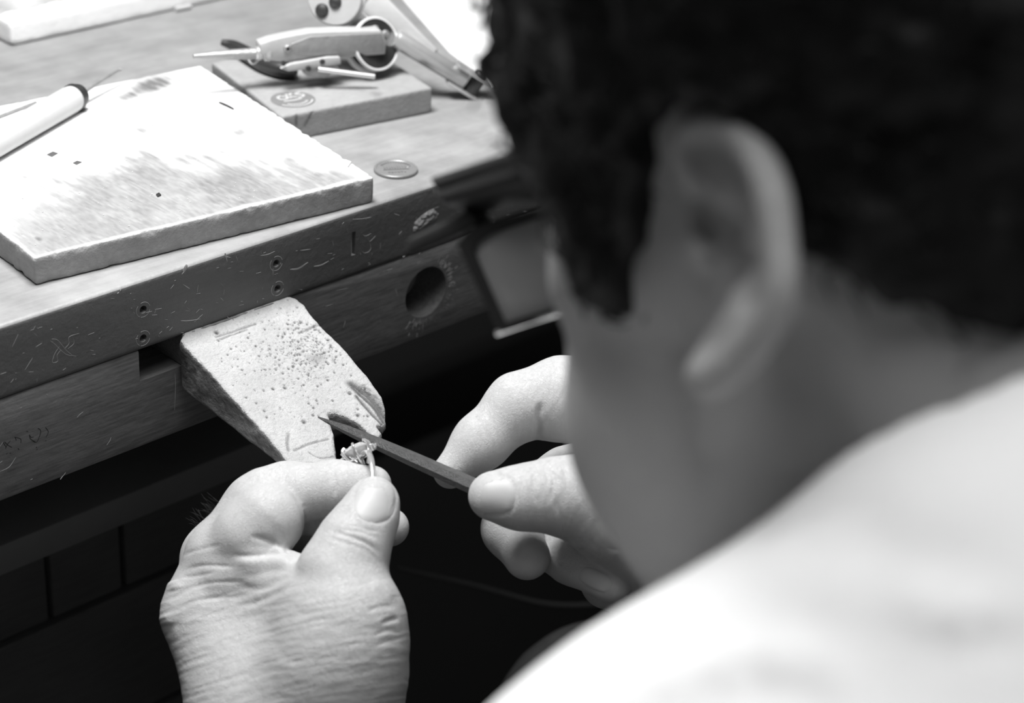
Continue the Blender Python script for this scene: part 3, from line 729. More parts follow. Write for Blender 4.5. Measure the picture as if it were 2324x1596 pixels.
# pits: press the surface in
s2, g, dirt = pin_fields(V); nrm = normals(V, Fc); topm = nrm[:, 2] > .6
pit = np.zeros(len(V))
order = np.argsort(V[:, 0]); Vx = V[order, 0]
for p in pits:
    a, b = np.searchsorted(Vx, [p[0] - .003, p[0] + .003]); ii = order[a:b]
    d = np.hypot(V[ii, 0] - p[0], V[ii, 1] - p[1]); k = np.exp(-(d / p[3]) ** 2)
    pit[ii] = np.maximum(pit[ii], k)
V = V - nrm * (pit * .0008 * topm)[:, None]
nz = fbm(V, 90, 14, 3); fine = fbm(V * np.array([3.0, 1, 3]), 420, 15, 2)
gr = np.where(topm, np.clip(.05 + .14 * nz, 0, 1), 0)
sm_ = np.clip((s2 + .004) / .004, 0, 1)
xx, yy, _ = project(V)
gr = np.maximum(gr, np.where(topm, .45 * np.exp(-(pl_dist(xx, yy, [(420, 760), (520, 712), (600, 690)])[0] / 18) ** 2) * (.7 + .6 * nz), 0))  # darker band along the rear edge of the top
gr = np.maximum(gr, .9 * np.exp(-(pl_dist(xx, yy, [(690, 790), (715, 805)])[0] / 26) ** 2) * topm * np.clip(.2 + nz, 0, 1))
gr = np.maximum(gr, .85 * topm * np.exp(-(pl_dist(xx, yy, [(822, 884), (850, 908), (873, 948)])[0] / 13) ** 2) * np.clip(.75 + 1.2 * fine, 0, 1))
gr = np.maximum(gr, topm * np.clip(fbm(V, 1100, 77, 2) - .28, 0, 1) * 2.2 * np.exp(-(np.hypot(xx - 690, (yy - 795) * 1.2) / 95) ** 2))
gr = np.maximum(gr, np.maximum(dirt * topm, pit * topm * 1.0))
gr = np.maximum(gr, np.where(nrm[:, 2] < .55, np.clip(.62 + .28 * nz + .2 * fine + .25 * np.clip((V[:, 1] + .02) / .02, 0, 1), 0, .96), 0))  # side faces darkened, most by the bench: shade put into the colour
pin = thing('bench_pin', 'worn wedge-shaped wooden bench pin with notched end fixed to the bench front', 'bench pin', np.array([.005, -.04, HB - .075]))
obj('wedge', V, Fc, M['pin'], pin, angle=None, grime_shade=gr)
MB().box((.004, .025, HB - .0418), (.052, .052, .0166)).build('tenon', M['apron'], pin, bev=.0006)
# ------------------------------------------------------------------ the jeweller
M['skin'] = mat('skin', 0.45, 0.50, 0.06, 60, bump=.16, bscale=900, crease=.075, cscale=520, spec=.3, sss=.12)
M['skin_hand'] = M['skin']
M['nail'] = mat('fingernail', 0.40, 0.5, 0.06, 200, bump=.05, spec=.5)
EL = np.array([-.315, -.37, HB - .20]); ER = np.array([.21, -.40, HB - .17])
def chain_px(lst):
    pts = [PD(x, y, d / 1000.0) for x, y, d, r in lst]; rad = [r * d / 1000.0 / FP for x, y, d, r in lst]
    return [np.asarray(p, np.float32) for p in pts], rad
def make_hand(groups, base, k_base, k_in, extra, soft=()):
    SF = [chain_px(g) for g in soft]
    G = [chain_px(g) for g in groups]; Bs = [chain_px(b) for b in base]
    def f(P):
        d = None
        for pts, rad in Bs + extra:
            e = s_chain(P, pts, rad, .006) if len(pts) > 1 else s_cone(P, pts[0], pts[0], rad[0], rad[0])
            d = e if d is None else smin(d, e, .018)
        for i, (pts, rad) in enumerate(G):
            # the root of a digit melts into the palm, the rest only touches
            root = s_chain(P, pts[:2], rad[:2], .004)
            d = smin(d, root, k_base[i])
            if i == 1:
                for p_, r_ in SF: d = smin(d, s_chain(P, p_, r_, .004), .006)
        for i, (pts, rad) in enumerate(G):
            e = s_chain(P, pts, rad, k_in[i])
            d = smin(d, e, .0012)
        return d
    allp = np.concatenate([np.array(p) for p, r in G + Bs]); mr = .03
    return f, allp.min(0) - mr, allp.max(0) + mr
def sculpt(V, Fc, marks, fine=None):
    n = normals(V, Fc); x, y, z = project(V)
    face = ((CAM - V) * n).sum(1) / np.linalg.norm(CAM - V, axis=1)
    vis = np.clip(face * 4 + .6, 0, 1)
    disp = np.zeros(len(V))
    for mk in marks:
        pts, w, dep = mk[:3]; zr_ = mk[3] if len(mk) > 3 else (0, 9)
        d, a = pl_dist(x, y, smooth_pl(pts, 5))
        fade = np.clip(np.minimum(a, 1 - a) * 5, 0, 1)
        disp += dep / 1000.0 * np.exp(-(d / w) ** 2) * fade * vis * ((z > zr_[0]) & (z < zr_[1]))
    if fine is not None: disp += fine(V, x, y, z) * vis
    return V + n * disp[:, None]
def nail_patch(name, bvh, cx, cy, ax, bx_, rot, parent, lift=.0004, n=16, pw=2.6):
    ca, sa_ = math.cos(rot), math.sin(rot)
    V = []; ok = True
    for i in range(n + 1):
        for j in range(n + 1):
            u, v = i / n * 2 - 1, j / n * 2 - 1
            # square to superellipse
            k = (abs(u) ** pw + abs(v) ** pw) ** (1 / pw); mxx = max(abs(u), abs(v))
            s = mxx / k if k > 0 else 1
            X, Y = u * s * ax, v * s * bx_
            x, y = cx + X * ca - Y * sa_, cy + X * sa_ + Y * ca
            d = ray(x, y); hit = bvh.ray_cast(Vector(CAM), Vector(d).normalized())
            if hit[0] is None: hp_ = PD(x, y, .8); nn_ = -FW
            else: hp_ = np.array(hit[0]); nn_ = np.array(hit[1])
            V.append((hp_, nn_, mxx))
    P = np.array([a for a, b, c in V]); Nn = np.array([b for a, b, c in V])
    g = P.reshape(n + 1, n + 1, 3)
    for _ in range(6):
        g2 = g.copy(); g2[1:-1, 1:-1] = (g[:-2, 1:-1] + g[2:, 1:-1] + g[1:-1, :-2] + g[1:-1, 2:]) / 4; g = g2
    P = g.reshape(-1, 3)
    nm = Nn.mean(0); nm /= np.linalg.norm(nm)
    e = np.array([c for a, b, c in V])
    top_ = P + nm * (lift * np.where(e > .99, .15, 1))[:, None] ; bot_ = P - nm * .0012
    m_ = n + 1; Fq = [(i * m_ + j, (i + 1) * m_ + j, (i + 1) * m_ + j + 1, i * m_ + j + 1) for i in range(n) for j in range(n)]
    K = m_ * m_
    ring_ = [i * m_ for i in range(n)] + [n * m_ + j for j in range(n)] + [(n - i) * m_ + n for i in range(n)] + [n - j for j in range(n)]
    Fq2 = [tuple(k + K for k in q[::-1]) for q in Fq]
    Fs = [(ring_[i], ring_[(i + 1) % len(ring_)], ring_[(i + 1) % len(ring_)] + K, ring_[i] + K) for i in range(len(ring_))]
    return obj(name, np.concatenate([top_, bot_]), Fq + Fq2 + Fs, M['nail'], parent, angle=50)

# left hand: thumb and bent index pinch the ring
lh_thumb = [(765, 1500, 800, 140), (790, 1390, 798, 112), (775, 1305, 803, 96), (806, 1228, 806, 78), (838, 1170, 810, 62), (850, 1135, 812, 54)]
lh_index = [(480, 1390, 838, 100), (508, 1265, 838, 82), (592, 1152, 838, 84)]
lh_index2 = [(610, 1138, 838, 78), (650, 1122, 840, 68), (765, 1110, 836, 60), (845, 1101, 834, 44)]
lh_bulge = [(515, 1262, 833, 76), (572, 1215, 827, 82), (608, 1180, 826, 84)]
lh_fold = [(520, 1310, 824, 42), (590, 1292, 818, 42), (652, 1285, 813, 34)]
lh_middle = [(500, 1390, 858, 95), (500, 1270, 857, 84), (590, 1158, 855, 80), (680, 1140, 858, 68), (800, 1175, 848, 54), (885, 1197, 840, 44)]
lh_ring = [(540, 1420, 876, 92), (540, 1310, 876, 80), (610, 1190, 875, 78), (700, 1190, 878, 66), (790, 1230, 870, 54), (840, 1255, 862, 44)]
lh_little = [(580, 1470, 890, 84), (590, 1370, 891, 70), (640, 1280, 890, 64), (710, 1270, 892, 56), (780, 1300, 886, 48), (820, 1320, 880, 40)]
lh_base = [[(600, 1610, 825, 168), (480, 1395, 838, 100)], [(740, 1620, 812, 180), (780, 1460, 800, 135)], [(650, 1500, 840, 190), (640, 1400, 850, 150)], [(700, 1650, 850, 190), (600, 1480, 880, 120)],
           [(600, 1340, 826, 70), (700, 1345, 810, 75)]]
wl = PD(665, 1760, .815); wlm = PD(665, 1650, .825)
fl, lo, hi = make_hand([lh_thumb, lh_index, lh_index2, lh_middle, lh_ring, lh_little], lh_base, [.016, .012, .0025, .012, .012, .012], [.006] * 6,
    [([np.float32(wlm), np.float32(wl), np.float32(wl + (EL - wl) * .30)], [.036, .034, .036])], soft=[lh_bulge, lh_fold])
lo = np.minimum(lo, (wl + (EL - wl) * .30) - .04); hi = np.maximum(hi, wl + .04)
LV, LF = nets(fl, lo, hi, .00085)
LV = relax(LV, LF, 2, .5)
def c5(pts): return [(360 + x / 2.294, 900 + y / 2.294) for x, y in pts]
near = (0, .823)
marks_l = [
    (c5([(690, 500), (740, 570), (762, 660), (752, 740)]), 6, -.7), (c5([(752, 745), (705, 805), (640, 782), (560, 745), (470, 728)]), 6, -1.2),
    (c5([(740, 868), (690, 826), (600, 820), (480, 832), (370, 828)]), 6, -.8), (c5([(600, 770), (660, 800)]), 12, 1.0),
    (c5([(725, 885), (640, 858), (500, 862), (380, 862)]), 13, .8),
    (c5([(728, 930), (680, 985), (600, 1030), (500, 1075), (420, 1090)]), 7, -.45), (c5([(715, 910), (630, 960), (520, 1000), (400, 985)]), 8, -.5), (c5([(700, 905), (600, 908), (500, 930), (420, 935)]), 7, -.25),
    (c5([(905, 385), (922, 450), (918, 520)]), 4, -.5, (.823, 9)), (c5([(890, 400), (905, 450)]), 3, -.25, (.823, 9)),
    (c5([(945, 690), (1020, 700), (1080, 712), (1150, 745)]), 4, -.55, near), (c5([(960, 672), (1040, 680), (1120, 705)]), 3, -.3, near), (c5([(890, 700), (980, 725), (1070, 755), (1165, 815)]), 4, -.5, near),
    (c5([(1000, 740), (1090, 770), (1165, 840)]), 3, -.3, near), (c5([(870, 730), (960, 760), (1080, 800), (1165, 880)]), 4, -.3, near), (c5([(1030, 640), (1080, 690), (1150, 705)]), 4, -.4, near),
    (c5([(130, 905), (240, 880), (400, 888)]), 4, -.5), (c5([(120, 940), (180, 938), (300, 915)]), 3, -.4), (c5([(60, 1060), (160, 1000), (300, 968), (460, 965)]), 4, -.45), (c5([(70, 1120), (200, 1062), (420, 1040)]), 4, -.4),
    (c5([(120, 830), (200, 800), (330, 770)]), 4, -.35),
    (c5([(1160, 1180), (1220, 1160), (1250, 1165)]), 5, -.8, near), (c5([(1110, 1250), (1200, 1220), (1270, 1240)]), 5, -.4, near), (c5([(1130, 1300), (1210, 1270), (1290, 1250)]), 4, -.35, near), (c5([(1080, 1120), (1160, 1090), (1230, 1100)]), 4, -.3, near),
    (c5([(1100, 985), (1180, 1000), (1220, 1060)]), 14, .5, near), (c5([(75, 960), (90, 1010)]), 18, 1.0), (c5([(40, 1130), (55, 1190)]), 16, .9),
    (c5([(700, 500), (640, 560), (560, 650)]), 60, .5), 
    # groove round the nail
    ([(806, 1150), (804, 1120), (815, 1098), (850, 1087), (885, 1096), (899, 1120), (896, 1150), (880, 1178), (856, 1187), (828, 1178), (808, 1155)], 4, -.5, near)]
def fine_l(V, x, y, z):
    # long shallow skin folds running across the back of the hand
    ang = math.radians(-14); bend = .00035 * (x - 640) ** 2
    u = x * math.cos(ang) + y * math.sin(ang); v = -x * math.sin(ang) + (y - bend * .6) * math.cos(ang)
    q = np.stack([u / 70, v / 11, 0 * u], 1); w = np.clip((y - 1290) / 80, 0, 1) * np.clip((1080 - x + .4 * (y - 1300)) / 250, 0.25, 1)
    q2 = np.stack([(x + y) / 40, (x - y) / 16, 0 * u], 1)
    return (-np.abs(hash_noise(q, 1, 3)) * .00031 - np.abs(hash_noise(q * 2.1, 1, 4)) * .00020 - np.abs(hash_noise(q2, 1.3, 5)) * .00012 + .0002) * w
LV = sculpt(LV, LF, marks_l, fine_l)

# right hand: index above, thumb on the file, the other fingers curled below
rh_thumb = [(1500, 1200, 838, 140), (1395, 1165, 828, 112), (1310, 1130, 822, 92), (1250, 1125, 818, 78), (1180, 1130, 815, 68), (1118, 1126, 814, 56)]
rh_index = [(1480, 930, 862, 105), (1380, 915, 858, 98), (1275, 906, 853, 92), (1178, 922, 850, 72), (1090, 1005, 846, 60), (1022, 1070, 842, 40)]
rh_middle = [(1500, 1040, 870, 100), (1400, 1062, 894, 84), (1290, 1092, 892, 74), (1180, 1140, 872, 64), (1160, 1200, 850, 62), (1196, 1264, 838, 53)]
rh_ring = [(1530, 1120, 874, 95), (1430, 1140, 884, 84), (1330, 1180, 878, 74), (1265, 1235, 862, 62), (1300, 1262, 850, 60), (1385, 1318, 836, 52)]
rh_little = [(1560, 1210, 872, 90), (1490, 1250, 880, 72), (1420, 1290, 874, 62), (1380, 1320, 862, 56), (1430, 1350, 848, 50), (1480, 1370, 842, 44)]
rh_base = [[(1640, 1080, 868, 150), (1490, 950, 864, 110)], [(1640, 1180, 850, 160), (1500, 1200, 842, 135)], [(1600, 1120, 880, 160), (1520, 1060, 878, 120)], [(1480, 1000, 858, 60), (1480, 1110, 846, 70)]]
wr = PD(1800, 1180, .862)
fr, lo, hi = make_hand([rh_thumb, rh_index, rh_middle, rh_ring, rh_little], rh_base, [.016, .014, .012, .012, .012], [.006] * 5,
    [([np.float32(PD(1650, 1140, .865)), np.float32(wr), np.float32(wr + (ER - wr) * .3)], [.034, .032, .034])])
lo = np.minimum(lo, np.minimum(wr, wr + (ER - wr) * .3) - .04); hi = np.maximum(hi, np.maximum(wr, wr + (ER - wr) * .3) + .04)
RV, RF = nets(fr, lo, hi, .001)
RV = relax(RV, RF, 2, .5)
def c6(pts): return [(880 + x / 2.574, 780 + y / 2.574) for x, y in pts]
nr = (0, .835)
marks_r = [(c6([(940, 700), (970, 790), (965, 870), (985, 960), (985, 1030)]), 5, -.8, nr), (c6([(905, 690), (930, 760), (950, 840)]), 4, -.5, nr), (c6([(860, 760), (850, 850), (880, 950)]), 5, -.45, nr), (c6([(1010, 690), (1040, 770), (1050, 860)]), 4, -.35, nr),
           (c6([(895, 340), (880, 430), (880, 520), (860, 590)]), 7, -1.5, (.83, 9)), (c6([(740, 180), (790, 220), (800, 250)]), 4, -.4, (.83, 9)), (c6([(1500, 1080), (1400, 1000), (1300, 900)]), 5, -.4, nr),
           (c6([(1280, 1195), (1400, 1215), (1540, 1205)]), 5, -.9, nr), (c6([(530, 460), (500, 430)]), 8, -.4, (.83, 9)),
           ([(1075, 1160), (1068, 1120), (1085, 1086), (1120, 1078), (1155, 1086), (1169, 1122), (1160, 1160), (1125, 1170), (1085, 1166)], 4, -.5, nr)]
def fine_r(V, x, y, z):
    q = np.stack([(x + .5 * y) / 14, (y - .5 * x) / 50, 0 * x], 1)
    return (-np.abs(hash_noise(q, 1, 6)) * .00025 + .0001) * np.clip((x - 1180) / 80, 0, 1)
RV = sculpt(RV, RF, marks_r, fine_r)
# head: built in its own frame (forward, left, up; millimetres from the midpoint between the ear canals)
HYAW, HBOW, HROLL = math.radians(1.0), math.radians(20.0), math.radians(0.0)
Fh = np.array([math.sin(HYAW), math.cos(HYAW), 0.0]); Zz = np.array([0, 0, 1.0])
HF = math.cos(HBOW) * Fh - math.sin(HBOW) * Zz; HU = math.sin(HBOW) * Fh + math.cos(HBOW) * Zz; HL = np.cross(HU, HF)
HO = PD(1640, 560, .458) - HL * .070
HM = np.stack([HF, HL, HU]).astype(np.float32)
def to_head(P): return ((P - HO.astype(np.float32)) @ HM.T) * 1000.0
def from_head(q): return HO + np.asarray(q) / 1000.0 @ np.stack([HF, HL, HU])
NB = np.array([-.088, -.505, HB + .135])      # base of the neck
nb_l = to_head(NB[None].astype(np.float32))[0]
def ed(x, o=0): return EAR_D - .10 * (x - 1600) + o
EAR_D = 444
EAR = {
 'helix': [(1572, 440, 18, 5), (1552, 385, 20, 3), (1545, 325, 24, 1), (1572, 287, 28, 0), (1628, 283, 32, -1), (1685, 314, 37, -2), (1728, 375, 42, -3), (1755, 455, 44, -3), (1767, 550, 42, -3), (1773, 640, 42, -3), (1752, 715, 44, -2), (1705, 782, 46, -1), (1650, 835, 48, 0), (1607, 857, 46, 1)],
 'lobe': [(1607, 857, 46, 1), (1612, 812, 34, 4), (1650, 752, 34, 3), (1688, 715, 30, 1)],
 'anti': [(1612, 420, 16, 9), (1655, 480, 20, 8), (1690, 555, 20, 6), (1700, 630, 22, 5), (1672, 690, 24, 4)],
 'tragus': [(1575, 565, 30, 18), (1592, 592, 22, 16)],
}
def ear_pts(key): return np.array([to_head(PD(x, y, ed(x, o) / 1000.0)[None].astype(np.float32))[0] for x, y, r, o in EAR[key]]), [r * ed(x, o) / FP for x, y, r, o in EAR[key]]
hx_, hr_ = ear_pts('helix'); lb_, lr_ = ear_pts('lobe'); an_, ar_ = ear_pts('anti'); tg_, tr_ = ear_pts('tragus')
def res(P, r, n):
    P4 = smooth_pl([np.append(p, q) for p, q in zip(P, r)], n); P4 = np.array(P4); return P4[:, :3], P4[:, 3].tolist()
hx_, hr_ = res(hx_, hr_, 3); an_, ar_ = res(an_, ar_, 3); lb_, lr_ = res(lb_, lr_, 2)
def e_pt(x, y, o): return to_head(PD(x, y, ed(x, o) / 1000.0)[None].astype(np.float32))[0]
sc_ = [e_pt(1585, 325, -1), e_pt(1625, 350, 0), e_pt(1672, 410, 0), e_pt(1705, 500, -1), e_pt(1722, 600, -1), e_pt(1718, 672, -1)]
cc_ = [e_pt(1658, 525, -4), e_pt(1652, 525, 16), e_pt(1672, 600, -4), e_pt(1660, 600, 16)]
def ear_sdf(q):
    d = s_chain(q, hx_.astype(np.float32), hr_, 1.0)
    d = smin(d, s_chain(q, lb_.astype(np.float32), lr_, 1.0), 4.0)
    d = smin(d, s_chain(q, an_.astype(np.float32), ar_, 1.0), 2.0)
    d = smin(d, s_chain(q, tg_.astype(np.float32), tr_, 2.0), 2.0)
    sheet = None; nh, na = len(hx_), len(an_)    # thin cartilage behind the rims, reaching back to the skull
    for i in range(0, nh):
        a = hx_[i] + np.array([1.5, -3.0, 0]) ; t = min(max((i / (nh - 1) - .12) / .62, 0), 1); b = an_[int(round(t * (na - 1)))] + np.array([0, -4.0, 0])
        e = s_cone(q, a, b, 1.8, 2.0); sheet = e if sheet is None else smin(sheet, e, 2.0)
        if 12 <= i <= 33:
            c = np.array([b[0] + 5, 56.0, b[2]]); sheet = smin(sheet, s_cone(q, a * .35 + b * .65 + np.array([0, -1.5, 0]), c, 2.2, 5.0), 3.0)
    d = smin(d, sheet, 2.5)
    d = smax(d, -s_chain(q, sc_, [1.6, 2.4, 2.6, 2.6, 2.4, 1.6], 1.0), 2.0)      # groove inside the rim
    return d
def ear_bowl(q):
    return np.minimum(s_cone(q, cc_[0], cc_[1], 3.4, 3.4), s_cone(q, cc_[2], cc_[3], 3.8, 3.4))
def head_core(q):
    x, y, z = q[:, 0], np.abs(q[:, 1]), q[:, 2]
    m = np.stack([x, y, z], 1)
    d = s_ell(q, (-2, 0, 42), (97, 71, 84))
    d = smin(d, s_ell(q, (38, 0, 15), (58, 60, 70)), 20)
    d = smin(d, s_ell(q, (48, 0, -40), (44, 50, 62)), 24)
    d = smin(d, s_cone(m, (8, 50, -50), (70, 26, -96), 18, 21), 16)
    d = smin(d, s_cone(m, (2, 52, 5), (12, 50, -50), 12, 17), 14)
    d = smin(d, s_cone(m, (14, 56, -8), (66, 48, -18), 9, 12), 16)        # cheekbone
    d = smin(d, s_ell(m, (58, 42, -60), (32, 23, 40)), 14)
    d = smin(d, s_cone(m, (66, 45, 30), (66, 47, -12), 9, 11), 12)
    d = smin(d, s_cone(m, (91, 6, 31), (74, 48, 27), 9, 8), 12)          # brow
    d = smax(d, -s_ell(m, (101, 33, 14), (20, 17, 13)), 12)              # eye socket
    d = smin(d, s_ell(m, (79, 32, 13), (14, 15, 13)), 4)                 # closed, lowered lids
    d = smin(d, s_cone(q, (95, 0, 24), (117, 0, -18), 7, 10), 10)        # nose
    d = smin(d, s_ell(m, (104, 12, -23), (12, 8, 8)), 6)
    d = smin(d, s_ell(q, (90, 0, -55), (18, 28, 22)), 12)
    d = smin(d, s_ell(q, (101, 0, -52), (8, 24, 6)), 4); d = smin(d, s_ell(q, (99, 0, -64), (8, 21, 7)), 4)
    d = smax(d, -s_cone(m, (109, 0, -58), (98, 25, -59), 1.3, 1.0), 3)
    d = smin(d, s_ell(q, (84, 0, -95), (18, 22, 17)), 10)
    return d
def neck_sdf(q):
    d = s_cone(q, (-22, 0, -12), nb_l, 56, 62)
    d = smin(d, s_cone(q, (20, 0, -60), (nb_l + np.array([45, 0, -35])), 40, 52), 30)
    mm = np.stack([q[:, 0], np.abs(q[:, 1]), q[:, 2]], 1)
    d = smin(d, s_cone(mm, (-28, 52, -14), (nb_l[0] + 40, 34, nb_l[2] - 40), 14, 15), 22)   # neck muscle below the ear
    return d
def head_sdf(P):
    q = to_head(P)
    d = smin(head_core(q), neck_sdf(q), 18)
    qm = q * np.array([1, -1, 1], np.float32)
    near = (np.abs(q[:, 1]) > 45) & (np.abs(q[:, 0]) < 75) & (np.abs(q[:, 2]) < 80)
    if near.any():
        qq = q[near].copy(); qq[:, 1] = np.abs(qq[:, 1])
        dn = d[near]; e = ear_sdf(qq)
        d = d.copy(); d[near] = smax(smin(dn, e, 5.0), -ear_bowl(qq), 3.0)
    return d / 1000.0
cor = np.array([from_head((a, b, c)) for a in (-115, 130) for b in (-100, 100) for c in (-130, 140)] + [NB - .06, NB + .06])
HV, HFc = nets(head_sdf, cor.min(0), cor.max(0), .0018)
HV = relax(HV, HFc, 1, .5)

# torso, arms and legs under the clothes
PX_ = NB[0]
SLl = PD(1500, 2105, .455); SNl = PD(2597, 1262, .44)
SL = np.array([PX_ - .165, -.43, HB + .005]); SR = np.array([PX_ + .175, -.43, HB + .035])
PEL = np.array([PX_, -.80, HB - .36])
HIPl, HIPr = PEL + [-.095, .02, -.02], PEL + [.095, .02, -.02]
KNl, KNr = np.array([-.24, -.33, HB - .36]), np.array([.20, -.09, HB - .34])
ANl, ANr = np.array([-.26, -.40, .09]), np.array([.23, -.13, .09])
def torso_sdf(P, g=0.0, arms=True):
    sp1 = NB + np.array([0, -.06, -.06]); sp2 = NB + np.array([0, -.19, -.24])
    d = s_cone(P, NB + [0, -.005, -.01], sp1, .055, .11)
    d = smin(d, s_cone(P, sp1 + [-.05, .02, 0], sp2 + [-.05, .0, 0], .105, .115), .05)
    d = smin(d, s_cone(P, sp1 + [.05, .02, 0], sp2 + [.05, 0, 0], .105, .115), .05)
    d = smin(d, s_cone(P, sp2 + [-.04, 0, 0], PEL + [-.04, 0, .04], .12, .13), .06)
    d = smin(d, s_cone(P, sp2 + [.04, 0, 0], PEL + [.04, 0, .04], .12, .13), .06)
    for s, S, E in ((-1, SL, EL), (1, SR, ER)):
        n0 = SNl if s < 0 else SNl + [2 * (PX_ - SNl[0]), 0, 0]; n1 = SLl if s < 0 else SLl + [2 * (PX_ - SLl[0]), 0, 0]
        d = smin(d, s_chain(P, [np.float32(n0), np.float32(n1), np.float32(S)], [.050, .050, .052], .03), .035)
        if arms: d = smin(d, s_cone(P, S, E, .056, .044), .04)
    return d - g
def arms_low(P):
    return np.minimum(s_cone(P, EL, EL + (wl - EL) * .9, .040, .030), s_cone(P, ER, ER + (wr - ER) * .9, .040, .030))
def body_low(P):
    d = smin(torso_sdf(P, -.004), arms_low(P), .02)
    d = smin(d, s_cone(P, HIPl, KNl, .085, .06), .05); d = smin(d, s_cone(P, HIPr, KNr, .085, .06), .05)
    d = smin(d, s_cone(P, KNl, ANl, .052, .04), .03); d = smin(d, s_cone(P, KNr, ANr, .052, .04), .03)
    return d
BV, BF = nets(body_low, (-.50, -.98, .04), (.42, .02, HB + .26), .012)

person = thing('person', 'jeweller in a white shirt with short dark curly hair bending over the bench', 'person', np.array([PX_, -.62, 0.0]))
parts_ = [(LV, LF), (RV, RF), (HV, HFc), (BV, BF)]
n0 = 0; Vs, Fs = [], []
for v, f_ in parts_: Vs.append(v); Fs.append(f_ + n0); n0 += len(v)
BVV, BFF = np.concatenate(Vs), np.concatenate(Fs)
body = obj('body', BVV, BFF, M['skin'], person, angle=None, label='bare skin of head, neck and both hands')
lb_bvh = BVHTree.FromPolygons(LV.tolist(), LF.tolist()); rb_bvh = BVHTree.FromPolygons(RV.tolist(), RF.tolist())
nail_patch('fingernail', lb_bvh, 851, 1137, 46, 48, .06, person)
nail_patch('fingernail', rb_bvh, 1119, 1123, 49, 42, .03, person)
nail_patch('fingernail', rb_bvh, 1352, 1316, 40, 22, .45, person)

# fine hairs on the left knuckle
kh = MB(); rk = random.Random(9)
for i in range(34):
    x, y = rk.uniform(462, 512), 0
    y = 1215 - (x - 455) * 1.15 + rk.uniform(-8, 26)
    for k in range(90):
        hit = lb_bvh.ray_cast(Vector(CAM), Vector(ray(x - 30 + k, y - 30 + k)).normalized())
        if hit[0] is not None: break
    if hit[0] is None: continue
    p = np.array(hit[0]); dx_ = -RT * rk.uniform(.5, 1) + UP * rk.uniform(.2, 1.1) - FW * .2; l = rk.uniform(.003, .0075)
    kh.tube([p, p + dx_ * l * .5, p + dx_ * l + UP * rk.uniform(-.001, .001)], [.00005, .00005, .00002], 3)
M['hand_hair'] = mat('dark_hair_strand', .03, .6)
kh.build('knuckle_hair', M['hand_hair'], person, angle=None)['kind'] = 'stuff'
# hair
hair_line = [(92, 60), (80, 48), (72, 24), (65, 11), (60, -6), (55, -17), (46, -22), (38, -18), (35, -6), (28, 5), (21, 14), (15, 27), (2, 37), (-11, 35), (-21, 17), (-24, -1), (-33, -8), (-46, -16), (-58, -22), (-72, -22), (-110, -18), (-150, 0), (-150, 170), (110, 170)]
def hair_sdf(P):
    q = to_head(P)
    d = smin(head_core(q), neck_sdf(q), 18)
    thick = 9 + 9 * np.clip((q[:, 2] - 20) / 60, 0, 1) - 5 * np.clip((-q[:, 2]) / 40, 0, 1)
    c = fbm(q, .085, 41, 2) * 5.0 + fbm(q, .2, 47, 2) * 2.5
    s2 = s_poly2(q[:, 0].astype(float), q[:, 2].astype(float), hair_line)
    return smax(d - thick - c * np.clip(thick / 12, .3, 1), s2 + fbm(q, .12, 44, 2) * 4, 9) / 1000.0
cor = np.array([from_head((a, b, c)) for a in (-135, 130) for b in (-105, 105) for c in (-75, 160)])
V, Fc = nets(hair_sdf, cor.min(0), cor.max(0), .0024)
M['hair'] = mat('black_hair', .006, .5, .3, 300, bump=.8, bscale=300, spec=.25)
hair = obj('hair', V, Fc, M['hair'], person, angle=None, label='short black curly hair')
# loose curls standing off the hair
n_ = normals(V, Fc); rr = random.Random(5); ids = [i for i in range(len(V)) if rr.random() < .05]
cu = MB()
for i in ids[:2600]:
    p = V[i]; n = n_[i]; t = np.cross(n, [rr.uniform(-1, 1) for _ in range(3)]); t /= np.linalg.norm(t) + 1e-9; b = np.cross(n, t)
    R_, L_ = rr.uniform(.002, .0045), rr.uniform(.004, .009); ph = rr.uniform(0, 6.28)
    path = [p - n * .002 + n * L_ * s + (t * math.cos(ph + 5 * s) + b * math.sin(ph + 5 * s)) * R_ * min(1, s * 2.5) for s in np.linspace(0, 1, 7)]
    cu.tube(path, [.0004] * 6 + [.0001], 3)
ch = cu.build('curls', M['hair'], person, angle=None); ch['kind'] = 'stuff'
# eyebrows and lashes
eb = MB()
for s in (-1, 1): eb.tube([from_head((100 - .006 * (l - 12) ** 2 * 1.0, s * l, 37 - .004 * (l - 34) ** 2)) for l in (10, 20, 30, 40, 50)], [.002, .0035, .0036, .003, .001], 8)
eb.build('eyebrows', M['hair'], person)

# shirt
def shirt_sdf(P):
    fold = fbm(P * np.array([1, 1, 1.0]), 14, 51, 2) * .004 + np.sin(fbm(P, 6, 55, 1) * 9 + P[:, 0] * 40 + P[:, 2] * 30) * .0012
    d = torso_sdf(P, .006)
    d = smin(d, np.minimum(s_cone(P, EL, EL + (wl - EL) * .62, .052, .045), s_cone(P, ER, ER + (wr - ER) * .62, .052, .045)), .03)
    d = d + fold
    q = to_head(P)
    nk = neck_sdf(q) / 1000.0 - .004
    hole = s_cone(P, NB + [0, .02, .02], NB + [0, .10, .06], .060, .075)
    d = smax(d, -np.minimum(nk, hole), .006)
    lowcut = (PEL[2] - .06) - P[:, 2]
    return smax(d, lowcut, .01)
V, Fc = nets(shirt_sdf, (-.50, -.99, PEL[2] - .09), (.42, -.12, HB + .27), .0055)
M['shirt'] = mat('white_cotton', .86, .85, .03, 20, bump=.25, bscale=1200, spec=.2)
